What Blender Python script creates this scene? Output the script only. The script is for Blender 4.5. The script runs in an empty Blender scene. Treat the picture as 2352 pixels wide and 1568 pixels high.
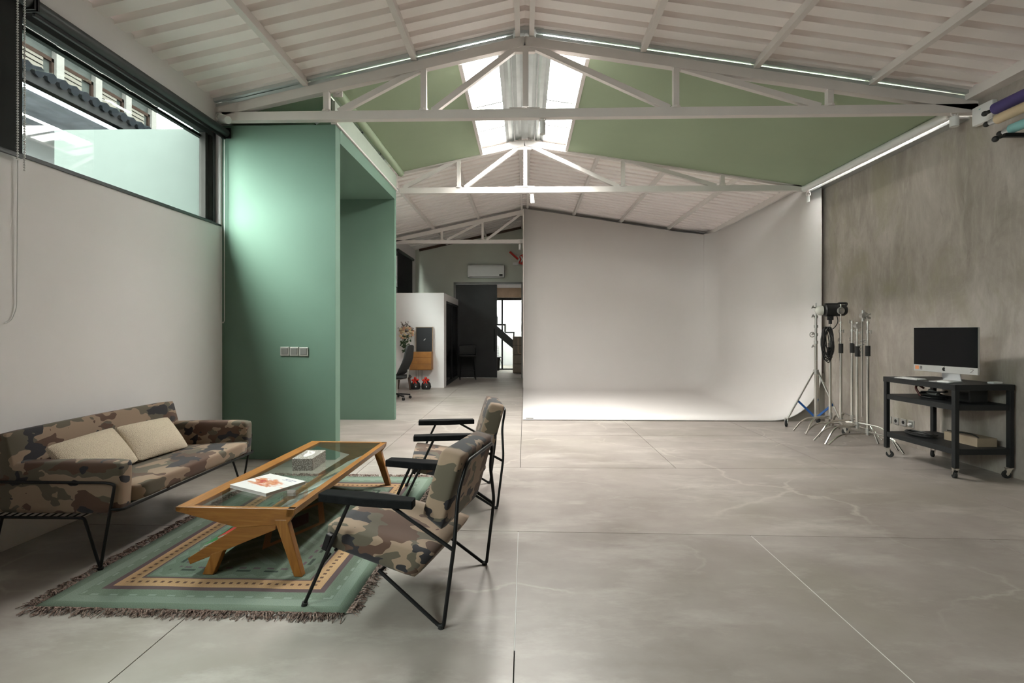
import bpy, bmesh, math, random
from mathutils import Vector, Matrix, Euler
random.seed(7)
C = bpy.context.scene.collection
scene = bpy.context.scene

# ------------------------------------------------------------------ camera, world, daylight, exposure
YAW = 0.0252
cam_d = bpy.data.cameras.new('camera')
cam = bpy.data.objects.new('camera', cam_d)
C.objects.link(cam)
cam.location = (0, 0, 1.4)
cam.rotation_euler = (math.pi / 2, 0, YAW)
cam_d.sensor_width = 36.0
cam_d.lens = 36.0 * 1150.0 / 2352.0
cam_d.shift_y = -22.0 / 2352.0
cam_d.clip_start = 0.05
cam_d.clip_end = 300
scene.camera = cam

scene.view_settings.view_transform = 'Standard'
scene.view_settings.look = 'None'
scene.view_settings.gamma = 1.0
scene.view_settings.use_curve_mapping = False
scene.view_settings.exposure = 0.54
SKY = 74.0

world = bpy.data.worlds.new('overcast_sky')
scene.world = world
world.use_nodes = True
wn = world.node_tree
wn.nodes.clear()
wo = wn.nodes.new('ShaderNodeOutputWorld')
wb = wn.nodes.new('ShaderNodeBackground')
wt = wn.nodes.new('ShaderNodeTexCoord')
ws = wn.nodes.new('ShaderNodeSeparateXYZ')
wr = wn.nodes.new('ShaderNodeValToRGB')
wr.color_ramp.elements[0].position = 0.0
wr.color_ramp.elements[0].color = (0.36, 0.365, 0.365, 1)
wr.color_ramp.elements[1].position = 1.0
wr.color_ramp.elements[1].color = (1.0, 0.972, 0.955, 1)
wn.links.new(wt.outputs['Generated'], ws.inputs[0])
wn.links.new(ws.outputs['Z'], wr.inputs[0])
wn.links.new(wr.outputs[0], wb.inputs['Color'])
wb.inputs['Strength'].default_value = SKY
wn.links.new(wb.outputs[0], wo.inputs[0])


def portal(loc, rot, sx, sy):
    l = bpy.data.lights.new('daylight_portal', 'AREA')
    l.shape = 'RECTANGLE'
    l.size = sx
    l.size_y = sy
    l.cycles.is_portal = True
    o = bpy.data.objects.new('daylight_portal', l)
    C.objects.link(o)
    o.location = loc
    o.rotation_euler = rot
    return o


portal((-0.5, 6.86, 4.66), (0, -0.213, 0), 0.5, 2.75)            # roof light beside the ridge
portal((0.5, 6.86, 4.68), (0, 0.157, 0), 0.5, 2.75)
portal((-3.45, 4.45, 3.08), (0, -math.pi / 2, 0), 1.0, 2.2)      # clerestory window
portal((-3.45, 9.7, 3.08), (0, -math.pi / 2, 0), 1.0, 2.4)
portal((-3.45, -0.65, 3.08), (0, -math.pi / 2, 0), 1.0, 3.1)     # added unseen clerestory that lights the foreground
sun_d = bpy.data.lights.new('hazy_sun', 'SUN')
sun_d.energy = 2.0
sun_d.angle = math.radians(16)
sun_d.color = (1.0, 0.96, 0.90)
sun = bpy.data.objects.new('hazy_sun', sun_d)
C.objects.link(sun)
sun.rotation_euler = Vector((0.31, 0.45, -0.80)).to_track_quat('-Z', 'Y').to_euler()
cy = scene.cycles
cy.max_bounces = 12
cy.diffuse_bounces = 8
cy.glossy_bounces = 4
cy.transmission_bounces = 6
cy.transparent_max_bounces = 12
cy.caustics_reflective = False
cy.caustics_refractive = False
cy.sample_clamp_indirect = 6.0
cy.blur_glossy = 0.5

# ------------------------------------------------------------------ node helpers and materials
MATS = {}


class NT:
    def __init__(s, name):
        s.m = bpy.data.materials.new(name)
        s.m.use_nodes = True
        s.t = s.m.node_tree
        s.p = s.t.nodes['Principled BSDF']
        s.out = s.t.nodes['Material Output']
        MATS[name] = s.m

    def n(s, typ, **kw):
        nd = s.t.nodes.new(typ)
        for k, v in kw.items():
            setattr(nd, k, v)
        return nd

    def l(s, a, b):
        s.t.links.new(a, b)

    def coord(s, kind='Object'):
        if kind == 'World':
            return s.n('ShaderNodeNewGeometry').outputs['Position']
        return s.n('ShaderNodeTexCoord').outputs[kind]

    def mapping(s, co, scale=(1, 1, 1), rot=(0, 0, 0), loc=(0, 0, 0)):
        mp = s.n('ShaderNodeMapping')
        mp.inputs['Scale'].default_value = scale
        mp.inputs['Rotation'].default_value = rot
        mp.inputs['Location'].default_value = loc
        s.l(co, mp.inputs['Vector'])
        return mp.outputs[0]

    def noise(s, co, scale, detail=4, rough=0.55, dist=0.0):
        nd = s.n('ShaderNodeTexNoise')
        nd.inputs['Scale'].default_value = scale
        nd.inputs['Detail'].default_value = detail
        nd.inputs['Roughness'].default_value = rough
        nd.inputs['Distortion'].default_value = dist
        s.l(co, nd.inputs['Vector'])
        return nd.outputs['Fac']

    def ramp(s, fac, stops, interp='LINEAR'):
        r = s.n('ShaderNodeValToRGB')
        cr = r.color_ramp
        cr.interpolation = interp
        while len(cr.elements) < len(stops):
            cr.elements.new(0.5)
        for e, (p, c) in zip(cr.elements, stops):
            e.position = p
            e.color = (c, c, c, 1) if isinstance(c, (int, float)) else (c[0], c[1], c[2], 1)
        s.l(fac, r.inputs[0])
        return r.outputs[0]

    def mix(s, fac, a, b, mode='MIX'):
        m = s.n('ShaderNodeMix', data_type='RGBA', blend_type=mode)
        if isinstance(fac, (int, float)):
            m.inputs[0].default_value = fac
        else:
            s.l(fac, m.inputs[0])
        for i, v in ((6, a), (7, b)):
            if isinstance(v, (tuple, list)):
                m.inputs[i].default_value = (v[0], v[1], v[2], 1)
            else:
                s.l(v, m.inputs[i])
        return m.outputs[2]

    def math(s, op, a, b=None, c=None):
        m = s.n('ShaderNodeMath', operation=op)
        for i, v in enumerate((a, b, c)):
            if v is None:
                continue
            if isinstance(v, (int, float)):
                m.inputs[i].default_value = v
            else:
                s.l(v, m.inputs[i])
        return m.outputs[0]

    def sep(s, co):
        x = s.n('ShaderNodeSeparateXYZ')
        s.l(co, x.inputs[0])
        return x.outputs

    def bump(s, h, strength=0.2, dist=0.01):
        b = s.n('ShaderNodeBump')
        b.inputs['Strength'].default_value = strength
        b.inputs['Distance'].default_value = dist
        s.l(h, b.inputs['Height'])
        s.l(b.outputs[0], s.p.inputs['Normal'])

    def col(s, v):
        if isinstance(v, (tuple, list)):
            s.p.inputs['Base Color'].default_value = (v[0], v[1], v[2], 1)
        else:
            s.l(v, s.p.inputs['Base Color'])

    def rough(s, v):
        if isinstance(v, (int, float)):
            s.p.inputs['Roughness'].default_value = v
        else:
            s.l(v, s.p.inputs['Roughness'])


def plain(name, c, rough=0.6, metal=0.0, var=0.06, scale=6.0, bump=0.0, spec=0.5):
    """paint, plastic or metal with a little procedural unevenness"""
    t = NT(name)
    co = t.coord('Object')
    f = t.noise(co, scale, 4)
    lo = tuple(max(0, v * (1 - var)) for v in c)
    hi = tuple(min(1, v * (1 + var)) for v in c)
    t.col(t.ramp(f, [(0.3, lo), (0.7, hi)]))
    t.rough(rough)
    t.p.inputs['Metallic'].default_value = metal
    t.p.inputs['Specular IOR Level'].default_value = spec
    if bump:
        t.bump(t.noise(co, scale * 12, 3), bump, 0.002)
    return t.m


def srgb(r, g, b):
    f = lambda v: (v / 255 / 12.92) if v <= 10 else ((v / 255 + 0.055) / 1.055) ** 2.4
    return (f(r), f(g), f(b))


M = {}
M['white_wall'] = plain('white_wall_paint', (0.81, 0.79, 0.79), 0.75, var=0.02, scale=1.5, bump=0.04, spec=0.25)
M['cove'] = plain('white_cove_paint', (0.735, 0.705, 0.69), 0.7, var=0.015, scale=1.0, spec=0.25)
M['steel_white'] = plain('white_painted_steel', (0.72, 0.675, 0.65), 0.5, var=0.03, scale=4)
M['sheet'] = plain('white_roof_sheet', (0.92, 0.865, 0.845), 0.55, var=0.03, scale=2)
M['green'] = plain('green_wall_paint', (0.140, 0.228, 0.178), 0.65, var=0.03, scale=2, bump=0.03, spec=0.3)
M['green_cloth'] = plain('green_blind_cloth', (0.33, 0.40, 0.28), 0.85, var=0.04, scale=1.2, spec=0.2)
M['pale_green'] = plain('pale_green_board', (0.40, 0.46, 0.39), 0.7, var=0.03)
M['mint'] = plain('daylight_paled_green', (0.0397, 0.0462, 0.0432), 0.8, var=0.03, spec=0.0)  # same green paint as the box, daylight overexposure put into the colour
M['grey_wall'] = plain('grey_green_wall_paint', (0.60, 0.62, 0.55), 0.75, var=0.03, scale=1)
M['zinc'] = plain('galvanised_metal', (0.62, 0.66, 0.66), 0.35, 0.85, var=0.08, scale=5)
M['charcoal'] = plain('charcoal_frame_paint', (0.03, 0.034, 0.034), 0.45, var=0.1)
M['blind_dark'] = plain('charcoal_blind_cloth', (0.028, 0.029, 0.029), 0.8, var=0.08, spec=0.15)
M['black'] = plain('black_powder_coat', (0.008, 0.008, 0.0085), 0.42, var=0.1, spec=0.25)
M['black_plastic'] = plain('black_plastic', (0.012, 0.012, 0.012), 0.5, var=0.1)
M['rubber'] = plain('black_rubber', (0.015, 0.015, 0.015), 0.75, var=0.1)
M['black_wood'] = plain('black_stained_wood', (0.009, 0.0095, 0.010), 0.6, var=0.25, scale=18, spec=0.06)
M['cart'] = plain('graphite_cart_paint', (0.017, 0.018, 0.019), 0.5, var=0.08, spec=0.25)
M['chrome'] = plain('chromed_steel', (0.78, 0.76, 0.72), 0.22, 1.0, var=0.05)
M['alu'] = plain('brushed_aluminium', (0.62, 0.63, 0.64), 0.35, 0.9, var=0.05)
M['steel'] = plain('zinc_steel', (0.5, 0.49, 0.47), 0.4, 0.9, var=0.08)
M['white_plastic'] = plain('white_plastic', (0.75, 0.75, 0.74), 0.4, var=0.02)
M['grey_plastic'] = plain('grey_plastic', (0.20, 0.20, 0.19), 0.45, var=0.05)
M['silver_plastic'] = plain('silver_plastic', (0.42, 0.41, 0.39), 0.4, 0.3, var=0.05)
M['blue_paint'] = plain('blue_brace_paint', (0.02, 0.10, 0.34), 0.4, var=0.08)
M['purple_paper'] = plain('purple_paper', (0.075, 0.055, 0.19), 0.75, var=0.05)
M['cream_paper'] = plain('cream_paper', (0.60, 0.47, 0.31), 0.75, var=0.04)
M['teal_paper'] = plain('teal_paper', (0.25, 0.50, 0.50), 0.75, var=0.04)
M['red'] = plain('red_paint', (0.60, 0.025, 0.012), 0.45, var=0.06)
M['paper'] = plain('white_paper', (0.62, 0.61, 0.595), 0.6, var=0.03)
M['card'] = plain('beige_cardboard', (0.30, 0.24, 0.17), 0.8, var=0.08)
M['brown_stone'] = plain('brown_grey_plaster', (0.20, 0.17, 0.14), 0.8, var=0.08)
M['stone_edge'] = plain('grey_concrete_side', (0.30, 0.275, 0.24), 0.8, var=0.06)
M['dark_wood'] = plain('dark_stool_wood', (0.07, 0.04, 0.025), 0.5, var=0.2, scale=14)
M['tan_board'] = plain('tan_wood_board', (0.40, 0.29, 0.20), 0.55, var=0.08)
M['flower_pink'] = plain('dusty_pink_petals', (0.58, 0.33, 0.22), 0.8, var=0.15)
M['flower_cream'] = plain('cream_petals', (0.56, 0.44, 0.27), 0.8, var=0.15)
M['leaf'] = plain('dark_green_leaf', (0.03, 0.06, 0.022), 0.6, var=0.3)
M['out_white'] = plain('white_render_outside', (0.0341, 0.0329, 0.0309), 0.8, var=0.05, spec=0.0)
M['out_grey'] = plain('grey_render_outside', (0.0058, 0.0058, 0.0060), 0.8, var=0.1, scale=2, spec=0.0)
M['out_tile'] = plain('grey_roof_tile', (0.0031, 0.0035, 0.0041), 0.8, var=0.2, scale=3, spec=0.0)
M['out_brown'] = plain('brown_window_frame', (0.0058, 0.0038, 0.0031), 0.6, var=0.1, spec=0.0)
M['out_glass'] = plain('dim_window_glass', (0.0097, 0.0107, 0.0101), 0.5, var=0.15, spec=0.0)
M['out_cream'] = plain('cream_shutter', (0.0263, 0.0243, 0.0211), 0.7, var=0.06, spec=0.0)
M['out_pink'] = plain('pink_render_outside', (0.0105, 0.0090, 0.0086), 0.8, var=0.05, spec=0.0)
M['out_wall'] = plain('light_grey_house_render', (0.0420, 0.0434, 0.0434), 0.8, var=0.12, scale=2, spec=0.0)
M['out_soffit'] = plain('blue_grey_soffit', (0.085, 0.093, 0.105), 0.8, var=0.2, scale=6, spec=0.0)
M['out_tree'] = plain('grey_green_foliage', (0.0032, 0.004, 0.003), 0.8, var=0.4, scale=4, spec=0.0)
M['ground'] = plain('grey_yard_ground', (0.06, 0.06, 0.056), 0.9, var=0.1, spec=0.0)


def glass(name, tint, gloss_rough=0.02, refl=0.06):
    t = NT(name)
    t.t.nodes.remove(t.p)
    tr = t.n('ShaderNodeBsdfTransparent')
    tr.inputs[0].default_value = (*tint, 1)
    gl = t.n('ShaderNodeBsdfGlossy')
    gl.inputs['Roughness'].default_value = gloss_rough
    fr = t.n('ShaderNodeLayerWeight')
    k = t.math('MULTIPLY_ADD', t.math('POWER', fr.outputs['Facing'], 5.0), 0.75, refl)
    mx = t.n('ShaderNodeMixShader')
    t.l(k, mx.inputs[0])
    t.l(tr.outputs[0], mx.inputs[1])
    t.l(gl.outputs[0], mx.inputs[2])
    t.l(mx.outputs[0], t.out.inputs[0])
    return t.m


M['glass'] = glass('window_glass', (0.80, 0.855, 0.83), refl=0.04)
M['roof_glass'] = glass('roof_light_sheet', (0.90, 0.90, 0.88), 0.2, 0.03)
M['table_glass'] = glass('table_glass', (0.92, 0.96, 0.94), 0.02, 0.05)
M['acrylic'] = glass('clear_acrylic', (0.93, 0.94, 0.94), 0.03, 0.06)


def mk_floor(name='polished_concrete', tone=1.0):
    t = NT(name)
    co = t.coord('World')
    big = t.noise(co, 0.9, 8, 0.6, 0.0)
    fine = t.noise(t.mapping(co, (1.0, 1.7, 1)), 2.6, 8, 0.62, 0.0)
    base = t.ramp(big, [(0.32, (0.228, 0.198, 0.178)), (0.5, (0.292, 0.258, 0.236)), (0.66, (0.352, 0.315, 0.29))])
    base = t.mix(t.ramp(fine, [(0.40, 0.0), (0.75, 0.6)]), base, (0.41, 0.378, 0.345))
    # olive damp patches
    ol = t.noise(t.mapping(co, (1, 1.3, 1), loc=(3.1, 7.7, 0)), 0.55, 3, 0.5, 0.3)
    base = t.mix(t.ramp(ol, [(0.52, 0.0), (0.68, 0.32)]), base, (0.205, 0.19, 0.132))
    # pale veins of filler
    nv = t.n('ShaderNodeTexNoise')
    nv.inputs['Scale'].default_value = 1.6
    nv.inputs['Detail'].default_value = 6
    t.l(co, nv.inputs['Vector'])
    wv = t.n('ShaderNodeVectorMath', operation='MULTIPLY_ADD')
    t.l(nv.outputs['Color'], wv.inputs[0])
    wv.inputs[1].default_value = (0.9, 0.9, 0)
    t.l(co, wv.inputs[2])
    vo = t.n('ShaderNodeTexVoronoi', feature='DISTANCE_TO_EDGE')
    vo.inputs['Scale'].default_value = 0.55
    t.l(wv.outputs[0], vo.inputs['Vector'])
    vein = t.ramp(vo.outputs['Distance'], [(0.0, 1.0), (0.012, 0.0)])
    patch = t.ramp(t.noise(co, 0.7, 3, 0.5), [(0.44, 0.0), (0.56, 0.9)])
    vein = t.math('MULTIPLY', vein, patch)
    base = t.mix(vein, base, (0.43, 0.40, 0.36))
    # pale worn streaks
    st = t.noise(t.mapping(co, (0.9, 2.2, 1), (0, 0, -0.5), (5, 2, 0)), 1.3, 9, 0.68, 0.0)
    base = t.mix(t.ramp(st, [(0.51, 0.0), (0.68, 0.75)]), base, (0.46, 0.43, 0.395))
    oi = t.n('ShaderNodeObjectInfo')
    base = t.mix(t.math('MULTIPLY', oi.outputs['Random'], 0.12), base, (0.20, 0.175, 0.15))
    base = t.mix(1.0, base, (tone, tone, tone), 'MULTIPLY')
    t.col(base)
    t.rough(t.ramp(fine, [(0.3, 0.36), (0.8, 0.44)]))
    t.p.inputs['Specular IOR Level'].default_value = 0.5
    t.bump(big, 0.02, 0.01)
    return t.m


def mk_concrete_wall():
    t = NT('raw_cement_wall')
    co = t.coord('World')
    a = t.noise(t.mapping(co, (1, 1.5, 0.8)), 1.1, 10, 0.68, 0.7)
    b = t.noise(t.mapping(co, (1, 6, 1.1)), 1.9, 9, 0.72, 0.4)
    base = t.ramp(a, [(0.32, (0.264, 0.235, 0.201)), (0.5, (0.374, 0.333, 0.296)), (0.66, (0.469, 0.426, 0.388))])
    base = t.mix(t.ramp(b, [(0.50, 0), (0.72, 0.5)]), base, (0.543, 0.496, 0.451))
    c = t.noise(t.mapping(co, (1, 1.6, 1.0), loc=(0, 4, 2)), 0.9, 8, 0.7, 0.9)
    base = t.mix(t.ramp(c, [(0.50, 0), (0.64, 0.6)]), base, (0.319, 0.294, 0.213))
    d = t.noise(t.mapping(co, (1, 5, 1.2), loc=(0, 1, 7)), 1.6, 8, 0.75, 0.3)
    base = t.mix(t.ramp(d, [(0.60, 0), (0.72, 0.55)]), base, (0.203, 0.179, 0.151))
    t.col(base)
    t.rough(0.85)
    t.bump(b, 0.15, 0.01)
    return t.m


def mk_camo():
    t = NT('camouflage_cotton')
    co = t.coord('Object')

    def lay(off, sc, stretch):
        nz = t.n('ShaderNodeTexNoise')
        nz.inputs['Scale'].default_value = 8.0
        nz.inputs['Detail'].default_value = 2
        m0 = t.mapping(co, stretch, loc=off)
        t.l(m0, nz.inputs['Vector'])
        ad = t.n('ShaderNodeVectorMath', operation='MULTIPLY_ADD')
        t.l(nz.outputs['Color'], ad.inputs[0])
        ad.inputs[1].default_value = (0.10, 0.10, 0.10)
        t.l(m0, ad.inputs[2])
        return t.noise(ad.outputs[0], sc, 2.2, 0.5)
    st = (1.0, 0.72, 1.45)
    n1 = lay((0, 0, 0), 4.6, st)
    n2 = lay((4.2, 1.3, 2.2), 4.9, st)
    n3 = lay((9.1, 5.6, 7.9), 5.6, st)
    k = 'CONSTANT'
    c = t.mix(t.ramp(n1, [(0, 0), (0.515, 1)], k), (0.285, 0.205, 0.145), (0.108, 0.092, 0.066))
    c = t.mix(t.ramp(n2, [(0, 0), (0.545, 1)], k), c, (0.098, 0.055, 0.038))
    c = t.mix(t.ramp(n3, [(0, 0), (0.595, 1)], k), c, (0.028, 0.026, 0.030))
    t.col(c)
    t.rough(0.85)
    t.p.inputs['Sheen Weight'].default_value = 0.15
    t.p.inputs['Specular IOR Level'].default_value = 0.25
    t.bump(t.noise(co, 320, 2), 0.1, 0.002)
    return t.m


def mk_teak(name, sc):
    t = NT(name)
    co = t.coord('Object')
    g = t.noise(t.mapping(co, sc), 3.0, 6, 0.6, 0.6)
    w = t.noise(t.mapping(co, sc), 0.9, 3, 0.5, 0.3)
    c = t.ramp(g, [(0.3, (0.195, 0.075, 0.013)), (0.55, (0.30, 0.125, 0.024)), (0.75, (0.385, 0.178, 0.042))])
    t.col(t.mix(t.ramp(w, [(0.42, 0.0), (0.62, 0.35)]), c, (0.22, 0.085, 0.016)))
    t.rough(0.36)
    t.bump(g, 0.04, 0.003)
    return t.m


def mk_boucle():
    t = NT('cream_boucle')
    co = t.coord('Object')
    v = t.n('ShaderNodeTexVoronoi')
    v.inputs['Scale'].default_value = 190
    t.l(co, v.inputs['Vector'])
    t.col(t.ramp(v.outputs['Distance'], [(0.0, (0.80, 0.71, 0.56)), (0.7, (0.58, 0.49, 0.37))]))
    t.rough(0.95)
    t.bump(v.outputs['Distance'], 0.6, 0.006)
    return t.m


def mk_rug():
    """kilim: nested bands measured from the edges, object coordinates, 1.62 x 2.33 m"""
    t = NT('green_kilim_weave')
    co = t.coord('Object')
    x, y, z = t.sep(co)
    ax = t.math('SUBTRACT', 0.805, t.math('ABSOLUTE', x))
    ay = t.math('SUBTRACT', 1.165, t.math('ABSOLUTE', y))
    d = t.math('MINIMUM', ax, ay)
    along = t.n('ShaderNodeMix', data_type='FLOAT')
    t.l(t.math('LESS_THAN', ax, ay), along.inputs[0])
    t.l(x, along.inputs[2])
    t.l(y, along.inputs[3])
    s = along.outputs[0]
    weave = t.noise(t.mapping(co, (40, 40, 1)), 6.0, 3)
    g1 = t.ramp(weave, [(0.35, (0.105, 0.140, 0.105)), (0.65, (0.165, 0.21, 0.165))])
    g2 = t.ramp(weave, [(0.35, (0.145, 0.185, 0.15)), (0.65, (0.20, 0.25, 0.205))])
    dk = (0.05, 0.065, 0.055)
    tan = t.ramp(weave, [(0.35, (0.34, 0.215, 0.115)), (0.65, (0.44, 0.29, 0.165))])
    pur = (0.10, 0.072, 0.075)

    def band(a, b):
        return t.math('MULTIPLY', t.math('GREATER_THAN', d, a), t.math('LESS_THAN', d, b))
    c = g1
    c = t.mix(band(0.06, 0.12), c, g2)
    dots0 = t.math('GREATER_THAN', t.math('SINE', t.math('MULTIPLY', s, 60)), 0.3)
    c = t.mix(t.math('MULTIPLY', band(0.125, 0.14), dots0), c, (0.20, 0.25, 0.21))
    c = t.mix(band(0.19, 0.225), c, pur)
    c = t.mix(band(0.225, 0.315), c, tan)
    dots = t.math('GREATER_THAN', t.math('SINE', t.math('MULTIPLY', s, 145)), 0.25)
    c = t.mix(t.math('MULTIPLY', band(0.262, 0.282), dots), c, (0.10, 0.06, 0.045))
    c = t.mix(band(0.315, 0.328), c, pur)
    tri = t.math('ABSOLUTE', t.math('SUBTRACT', t.math('FRACT', t.math('MULTIPLY', s, 9.0)), 0.5))
    key = t.math('GREATER_THAN', t.math('ADD', t.math('MULTIPLY', tri, 0.07), 0.345), d)
    c = t.mix(t.math('MULTIPLY', band(0.345, 0.39), key), c, g2)
    c = t.mix(t.math('MULTIPLY', band(0.405, 0.425), t.math('GREATER_THAN', t.math('SINE', t.math('MULTIPLY', s, 38)), 0.0)), c, dk)
    c = t.mix(t.math('MULTIPLY', band(0.44, 0.458), t.math('GREATER_THAN', t.math('SINE', t.math('MULTIPLY', s, 76)), 0.0)), c, (0.12, 0.09, 0.10))
    inn = t.math('GREATER_THAN', d, 0.5)
    zig = t.math('GREATER_THAN', t.math('SINE', t.math('MULTIPLY', t.math('ADD', y, t.math('MULTIPLY', t.math('ABSOLUTE', x), 0.8)), 44)), 0.35)
    c = t.mix(t.math('MULTIPLY', inn, zig), c, g2)
    dia = t.math('ADD', t.math('MULTIPLY', t.math('ABSOLUTE', x), 2.2), t.math('ABSOLUTE', t.math('SUBTRACT', y, 0.0)))
    c = t.mix(t.math('MULTIPLY', inn, t.math('LESS_THAN', t.math('ABSOLUTE', t.math('SUBTRACT', dia, 0.42)), 0.05)), c, tan)
    c = t.mix(t.math('MULTIPLY', inn, t.math('LESS_THAN', dia, 0.2)), c, pur)
    t.col(c)
    t.rough(0.95)
    t.p.inputs['Specular IOR Level'].default_value = 0.15
    t.bump(t.noise(t.mapping(co, (1, 5, 1)), 90, 2), 0.35, 0.004)
    return t.m


def mk_fringe():
    t = NT('fringe_yarn')
    co = t.coord('Object')
    f = t.noise(co, 55, 2)
    t.col(t.ramp(f, [(0.36, (0.03, 0.018, 0.015)), (0.47, (0.17, 0.11, 0.085)), (0.56, (0.34, 0.25, 0.22)), (0.66, (0.09, 0.08, 0.06))]))
    t.rough(0.95)
    return t.m


def mk_tissue():
    t = NT('silver_scale_print')
    co = t.coord('Object')
    v = t.n('ShaderNodeTexVoronoi')
    v.inputs['Scale'].default_value = 125
    t.l(co, v.inputs['Vector'])
    t.col(t.ramp(v.outputs['Distance'], [(0.15, (0.52, 0.50, 0.46)), (0.6, (0.16, 0.145, 0.125))]))
    t.rough(0.5)
    return t.m


def mk_cover():
    t = NT('white_magazine_cover_red_print')
    co = t.coord('Object')
    x, y, z = t.sep(co)
    f = t.noise(t.mapping(co, (1, 2.6, 1), (0, 0, 0.25)), 8.0, 4, 0.6, 1.2)
    dist = t.math('ADD', t.math('MULTIPLY', t.math('POWER', t.math('ADD', x, 0.02), 2), 40), t.math('MULTIPLY', t.math('POWER', y, 2), 200))
    m = t.math('SUBTRACT', f, t.math('MULTIPLY', dist, 0.16))
    top = t.math('GREATER_THAN', z, 0.0195)
    c = t.ramp(m, [(0.34, (0.62, 0.61, 0.60)), (0.40, (0.55, 0.30, 0.24)), (0.47, (0.52, 0.24, 0.10)), (0.53, (0.36, 0.04, 0.04))])
    t.col(t.mix(top, (0.60, 0.59, 0.575), c))
    t.rough(0.35)
    return t.m


M['bounce_block'] = plain('black_bounce_blocker', (0.02, 0.02, 0.021), 0.9, var=0.1)  # near-black for the unseen rear wall, swallows bounced light
M['floor'] = mk_floor()
M['floor_grey'] = mk_floor('polished_concrete_darker', 0.90)  # darker tone for the slab rows towards the camera
M['concrete'] = mk_concrete_wall()
M['camo'] = mk_camo()
M['teak'] = mk_teak('teak_wood', (16, 1.3, 16))
M['teak_x'] = mk_teak('teak_wood_crosswise', (1.6, 16, 16))
M['teak_z'] = mk_teak('teak_wood_upright', (16, 16, 1.8))
M['boucle'] = mk_boucle()
M['rug'] = mk_rug()
M['fringe'] = mk_fringe()
M['tissue'] = mk_tissue()
M['cover'] = mk_cover()
M['screen'] = plain('dark_screen_glass', (0.005, 0.005, 0.006), 0.08, var=0.05, spec=0.18)
M['matt_black'] = plain('matt_black_board', (0.016, 0.018, 0.022), 0.55, var=0.2, scale=2)  # own black of the framed board
M['door_black'] = plain('black_sheet_door', (0.018, 0.018, 0.019), 0.5, var=0.3, scale=1.5)
M['cabinet_wood'] = plain('honey_wood_front', (0.30, 0.13, 0.03), 0.45, var=0.2, scale=5)
M['flash_glass'] = plain('frosted_flash_dome', (0.55, 0.55, 0.50), 0.25, var=0.03)


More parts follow.
